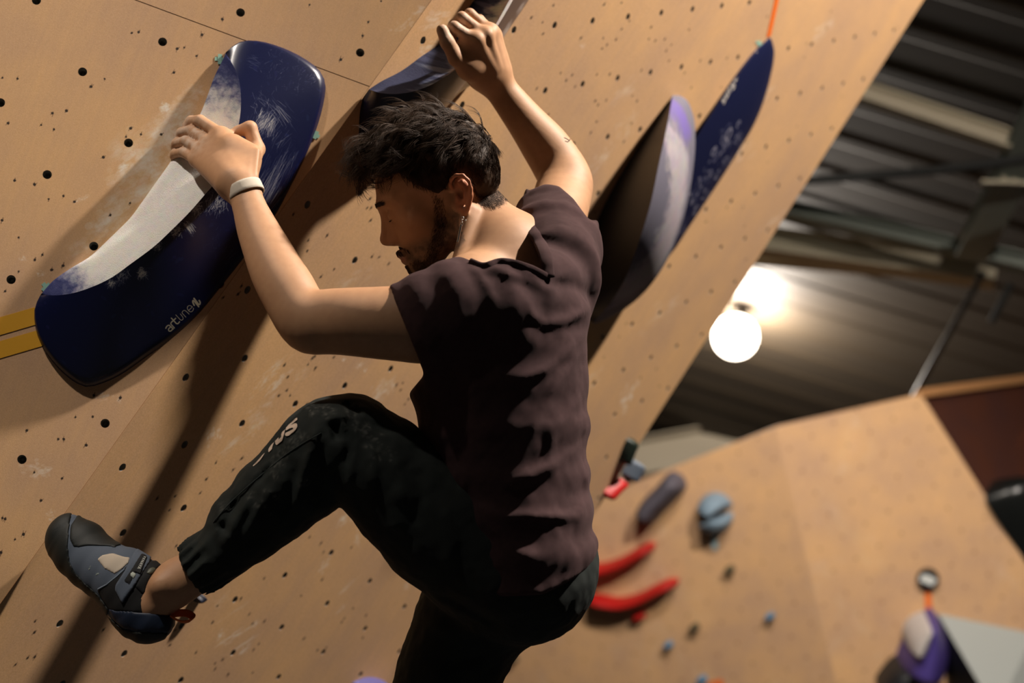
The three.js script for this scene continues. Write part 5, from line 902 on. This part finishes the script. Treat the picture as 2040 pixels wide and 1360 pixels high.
// ---- tape round the left wrist
{
  const c0 = P(489, 380, 2.592), T = unit(sub(P(500, 420, 2.582), P(474, 350, 2.604))), S = unit(sub(P(522, 366, 2.592), P(452, 396, 2.592))), N = unit(cross(T, S)), pos = [], idx = [], uv = [], n = 48;
  const ringAt = (t, grow) => { for (let i = 0; i <= n; i++) { const a = i / n * Math.PI * 2, w = 0.0287 + grow + t * 0.05, d = 0.0240 + grow + t * 0.03, p = add(c0, add(mul(T, t), add(mul(S, Math.cos(a) * w), mul(N, Math.sin(a) * d)))); pos.push(...p); uv.push(a * 0.03, t); } };
  const prof = [[-0.0098, -0.001], [-0.0098, 0.0012], [-0.005, 0.0017], [0, 0.0016], [0.005, 0.0018], [0.0098, 0.0013], [0.0098, -0.001]];
  prof.forEach(([t, g]) => ringAt(t, g));
  for (let k = 0; k < prof.length - 1; k++) for (let i = 0; i < n; i++) { const q = k * (n + 1) + i; idx.push(q, q + 1, q + n + 1, q + 1, q + n + 2, q + n + 1); }
  const g = geoFrom(pos, idx, uv), nn = g.attributes.normal, pp = g.attributes.position; let s = 0; for (let i = 0; i < pp.count; i++) s += (pp.getX(i) - c0[0]) * nn.getX(i) + (pp.getY(i) - c0[1]) * nn.getY(i) + (pp.getZ(i) - c0[2]) * nn.getZ(i); if (s < 0) { const ix = g.index.array; for (let k = 0; k < ix.length; k += 3) { const q = ix[k]; ix[k] = ix[k + 1]; ix[k + 1] = q; } g.computeVertexNormals(); }
  obj('wrist_tape', g, std({ color: 0xd8cdbc, roughness: 0.9, bumpMap: weave, bumpScale: 0.0004 }), person);
}
// ---- earring: links and a bar
{
  const e = new THREE.Group(); e.name = 'earring'; e.baseAt = person.baseAt; person.add(e);
  const silver = std({ color: 0xd6d8d6, roughness: 0.2, metalness: 1 }), dE = 2.545;
  [[921.5, 434], [920.5, 440], [919.5, 446]].forEach(([x, y], k) => { const c = P(x, y, dE), g = new THREE.TorusGeometry(0.0022, 0.0006, 8, 16); if (k % 2) g.rotateY(Math.PI / 2 * 0.8); g.translate(...c); obj('link', g, silver, e); });
  const stud = new THREE.SphereGeometry(0.0016, 12, 8); stud.translate(...P(927.5, 439, dE)); obj('stud', stud, silver, e);
  obj('bar', tube([P(918.5, 449, dE), P(911.5, 482, dE)], 0.0017, 10), silver, e);
}
// ---- hair, brows and beard
{
  const rr = rng(303);
  const capVol = blend([ellipsoid(H(-22, 50, 0), [0.097, 0.089, 0.080], hAxes), ellipsoid(H(-6, 84, 0), [0.078, 0.054, 0.066], hAxes), ellipsoid(H(46, 86, 2), [0.046, 0.034, 0.055], hAxes), ellipsoid(H(64, 78, 4), [0.030, 0.026, 0.044], hAxes), ellipsoid(H(-78, 22, 0), [0.036, 0.058, 0.058], hAxes)], 0.03);
  const hairline = prism([[690, 200], [700, 300], [716, 322], [735, 342], [758, 338], [775, 352], [790, 342], [812, 356], [836, 376], [856, 386], [864, 420], [878, 425], [886, 388], [897, 358], [918, 346], [938, 356], [948, 385], [958, 400], [990, 402], [1010, 396], [1040, 300], [980, 150], [760, 150]]);
  const hairField = (x, y, z) => {
    let d = capVol(x, y, z); if (Math.abs(d) > 0.04) return Math.max(d, hairline(x, y, z));
    const q = sub([x, y, z], HO), f = dot(q, HF) / HK, u = dot(q, HU) / HK;
    const top = sstep(20, 80, u); d -= top * (n3(x * 34, y * 34, z * 34) * 0.006 + n3(x * 80, y * 80, z * 80) * 0.003) + n3(x * 150, y * 150, z * 150) * 0.0012;
    return smax(d, hairline(x, y, z), 0.006);
  };
  const [a, b] = boundsOf([P(680, 170, 2.64), P(1025, 440, 2.64)], 0.01); a[2] = -2.77; b[2] = -2.52;
  const net = smooth(surfaceNet(hairField, a, b, 0.003), 1, 0.3);
  const mHair = phys({ color: new THREE.Color(0.042, 0.022, 0.011), roughness: 0.6, sheen: 0.12, sheenColor: new THREE.Color(0.25, 0.14, 0.07), sheenRoughness: 0.4, specularIntensity: 0.5 });
  const base = netGeo(net), parts = [base.clone()];
  const bp = base.attributes.position, bn = base.attributes.normal, strands = [];
  const lock = (root, nrm, dir, L, curl, r, segs = 9) => {
    const side = unit(cross(nrm, dir)), pts = [], rad = []; let ph = rr() * 6.28, amp = curl;
    for (let i = 0; i <= segs; i++) { const t = i / segs, lift = Math.sin(t * Math.PI * 0.85) * L * 0.16 + 0.0008, w = Math.sin(ph + t * 5.2) * amp * t; pts.push(add(add(root, mul(dir, t * L)), add(mul(nrm, lift - t * t * L * 0.16), mul(side, w)))); rad.push(r * (1 - 0.75 * t * t) * (0.6 + 0.4 * Math.min(1, t * 4))); }
    strands.push(tube(pts, rad, 4, false));
  };
  const wave = (root, nrm, dir, L, curl, ph, turns, r, segs) => {   // one hair, waving with its lock
    const side = unit(cross(nrm, dir)), pts = [], rad = [];
    for (let i = 0; i <= segs; i++) { const t = i / segs, a = ph + t * turns, lift = Math.sin(t * Math.PI * 0.8) * L * 0.17 + 0.0006 + Math.sin(a * 1.3) * curl * 0.35 * t; pts.push(add(add(root, mul(dir, t * L)), add(mul(nrm, lift - t * t * L * 0.2), mul(side, (Math.sin(a) - Math.sin(ph)) * curl * (0.3 + 0.7 * t))))); rad.push(r * (1 - 0.8 * t * t)); }
    strands.push(tube(pts, rad, 3, false));
  };
  for (let k = 0; k < 1700; k++) {
    const i = Math.floor(rr() * bp.count), p = [bp.getX(i), bp.getY(i), bp.getZ(i)], n = [bn.getX(i), bn.getY(i), bn.getZ(i)];
    const q = sub(p, HO), f = dot(q, HF) / HK, u = dot(q, HU) / HK, s = dot(q, hs) / HK;
    if (n[2] < -0.45) continue; if (dot(n, HU) < -0.5 && u < 60) continue;
    const top = sstep(30, 75, u);
    // combed forward from the crown on top, downwards at the back and sides
    let dir = add(mul(HF, mix(0.1, 0.8, top) + (rr() - 0.5) * 0.9), add(mul(HU, mix(-1, -0.1, top) + (rr() - 0.5) * 0.7), mul(hs, (rr() - 0.5) * 1.1 + s * 0.004)));
    dir = unit(sub(dir, mul(n, dot(dir, n))));
    const side = unit(cross(n, dir)), L = mix(0.011, 0.046, top) * (0.7 + rr() * 0.6), curl = mix(0.0004, 0.0062, top) * (0.5 + rr() * 0.7), ph = rr() * 6.28, turns = 2.5 + rr() * 3.5, m = top > 0.3 ? 10 : 14, w = top > 0.3 ? 0.0042 : 0.006;
    for (let j = 0; j < m; j++) wave(add(p, add(mul(side, (rr() - 0.5) * w * 2), add(mul(dir, (rr() - 0.5) * w * 2), mul(n, (rr() - 0.5) * 0.0012)))), n, unit(add(dir, mul(side, (rr() - 0.5) * 0.16))), L * (0.8 + rr() * 0.4), curl, ph + (rr() - 0.5) * 0.5, turns, 0.00034, top > 0.3 ? 8 : 3);
  }
  // loose wisps standing off the crown and the fringe
  for (let k = 0; k < 120; k++) { const t = rr(), root = lerp3(H(-60, 128, (rr() - 0.5) * 60), H(70, 118, (rr() - 0.5) * 50), t), dir = unit(add(mul(HU, 0.6 + rr() * 0.5), add(mul(HF, (rr() - 0.6) * 1.2), mul(hs, (rr() - 0.5) * 0.8)))); lock(root, unit(add(mul(HF, -0.6), mul(HU, 0.3))), dir, 0.018 + rr() * 0.022, 0.008 * rr(), 0.0002, 10); }
  for (let k = 0; k < 60; k++) { const root = H(86 + rr() * 12, 62 + rr() * 24, (rr() - 0.3) * 60), dir = unit(add(mul(HU, -1), add(mul(HF, 0.1 + rr() * 0.6), mul(hs, (rr() - 0.5) * 0.5)))); lock(root, HF, dir, 0.016 + rr() * 0.022, 0.010 * rr(), 0.0003, 10); }
  // short clipped hair fading out at the nape, and the sideburn running into the beard
  const zone = (list, n, dirPx, L, r) => { const pd = polyDist(list), xs = list.map(p => p[0]), ys = list.map(p => p[1]); for (let k = 0; k < n; k++) { const x = mix(Math.min(...xs), Math.max(...xs), rr()), y = mix(Math.min(...ys), Math.max(...ys), rr()); if (-pd(x, y) < rr() * 9) continue; const p = surfaceAt(skinHead, x, y, 2.4, 2.9); if (!p) continue; const e = 0.001, g = unit([skinHead(p[0] + e, p[1], p[2]) - skinHead(p[0] - e, p[1], p[2]), skinHead(p[0], p[1] + e, p[2]) - skinHead(p[0], p[1] - e, p[2]), skinHead(p[0], p[1], p[2] + e) - skinHead(p[0], p[1], p[2] - e)]); let d = [dirPx[0] + (rr() - 0.5) * 0.7, -dirPx[1] + (rr() - 0.5) * 0.5, 0]; d = unit(sub(d, mul(g, dot(d, g)))); lock(p, g, d, L * (0.5 + rr()), L * 0.1, r, 3); } };
  zone([[930, 350], [1010, 340], [1014, 400], [985, 420], [952, 408]], 6000, [0.25, 1], 0.005, 0.00018);
  const strip2 = (g) => { g.deleteAttribute('uv'); return g; };
  obj('hair', mergeGeometries([...parts, ...strands].map(strip2)), mHair, person); stage('hair');
  const tuft = (n, at, dirOf, L, r) => { strands.length = 0; for (let k = 0; k < n; k++) { const [p, nr] = at(), d = dirOf(p); lock(p, nr, unit(d), L * (0.5 + rr()), L * 0.12 * rr(), r * (0.6 + rr() * 0.8), 4); } return mergeGeometries(strands.map(g => strip2(g))); };
  const onFace = (f, u, s) => { const o = H(f, u, s), c = H(20, u, s * 0.5); let d = unit(sub(o, c)); let t = 0.12; for (let i = 0; i < 80; i++) { const p = add(c, mul(d, t)), v = skinHead(...p); if (v < 0.0002) return [p, d]; t -= Math.max(0.0005, v * 0.6); if (t < 0) break; } return [o, d]; };
  obj('eyebrows', tuft(260, () => { const s = (rr() < 0.7 ? 1 : -1) * (7 + rr() * 38); return onFace(90, 24 + 3 * Math.sin(Math.abs(s) / 14) + (rr() - 0.5) * 6, s); }, (p) => add(mul(hs, dot(sub(p, HO), hs) > 0 ? 1 : -1), add(mul(HF, -0.4), mul(HU, (rr() - 0.3) * 0.6))), 0.008, 0.00045), mHair, person);
  strands.length = 0; zone([[858, 378], [886, 392], [894, 440], [890, 480], [872, 528], [845, 552], [826, 552], [836, 528], [856, 480], [864, 430]], 5200, [-0.3, 1], 0.0042, 0.00017); zone([[826, 552], [815, 520], [828, 512], [850, 516], [858, 540]], 1200, [-0.1, 1], 0.004, 0.00017);
  const jaw = mergeGeometries(strands.map(g => strip2(g)));
  const beard = [jaw,
    tuft(420, () => { const s = (rr() + rr() - 1) * 30; return onFace(96, -48 - Math.abs(s) * 0.28 + (rr() - 0.5) * 8, s); }, (p) => add(mul(HU, -1), add(mul(hs, (rr() - 0.5) * 0.8 + dot(sub(p, HO), hs) * 14), mul(HF, -0.1))), 0.006, 0.00038),
    tuft(380, () => onFace(90, -76 - rr() * 22, (rr() + rr() - 1) * 20), () => add(mul(HU, -1), add(mul(HF, 0.0), mul(hs, (rr() - 0.5) * 0.5))), 0.006, 0.00038)];
  obj('beard', mergeGeometries(beard), mHair, person);
  for (const s of [1, -1]) { const pts = []; for (let k = 0; k <= 10; k++) { const a = -0.95 + 1.9 * k / 10; pts.push(H(64 + 14.2 * Math.cos(a) * 0.9, 3 - 14.2 * (0.42 + 0.08 * Math.cos(a)), s * 31 + 14.2 * Math.sin(a) * 0.9)); } obj('eyelashes', tube(pts, pts.map((_, k) => 0.0011 * Math.sin(Math.PI * (k + 0.5) / 11)), 6), mHair, person); }
  // small line tattoo above the right elbow
  const ink = std({ color: 0x2a211d, roughness: 0.7 });
  const line = (pts) => tube(poly(pts, 8).map(([x, y]) => surfaceAt(skinArmR, x, y, 2.7, 3.1)).filter(Boolean).map(p => [p[0], p[1], p[2] - 0.0003]), 0.0009, 5);
  obj('tattoo', mergeGeometries([line([[1124, 274], [1130, 277], [1134, 280]]), line([[1126, 281], [1132, 282], [1136, 277]])]), ink, person);
}
stage('done');
renderer.render(scene, camera);
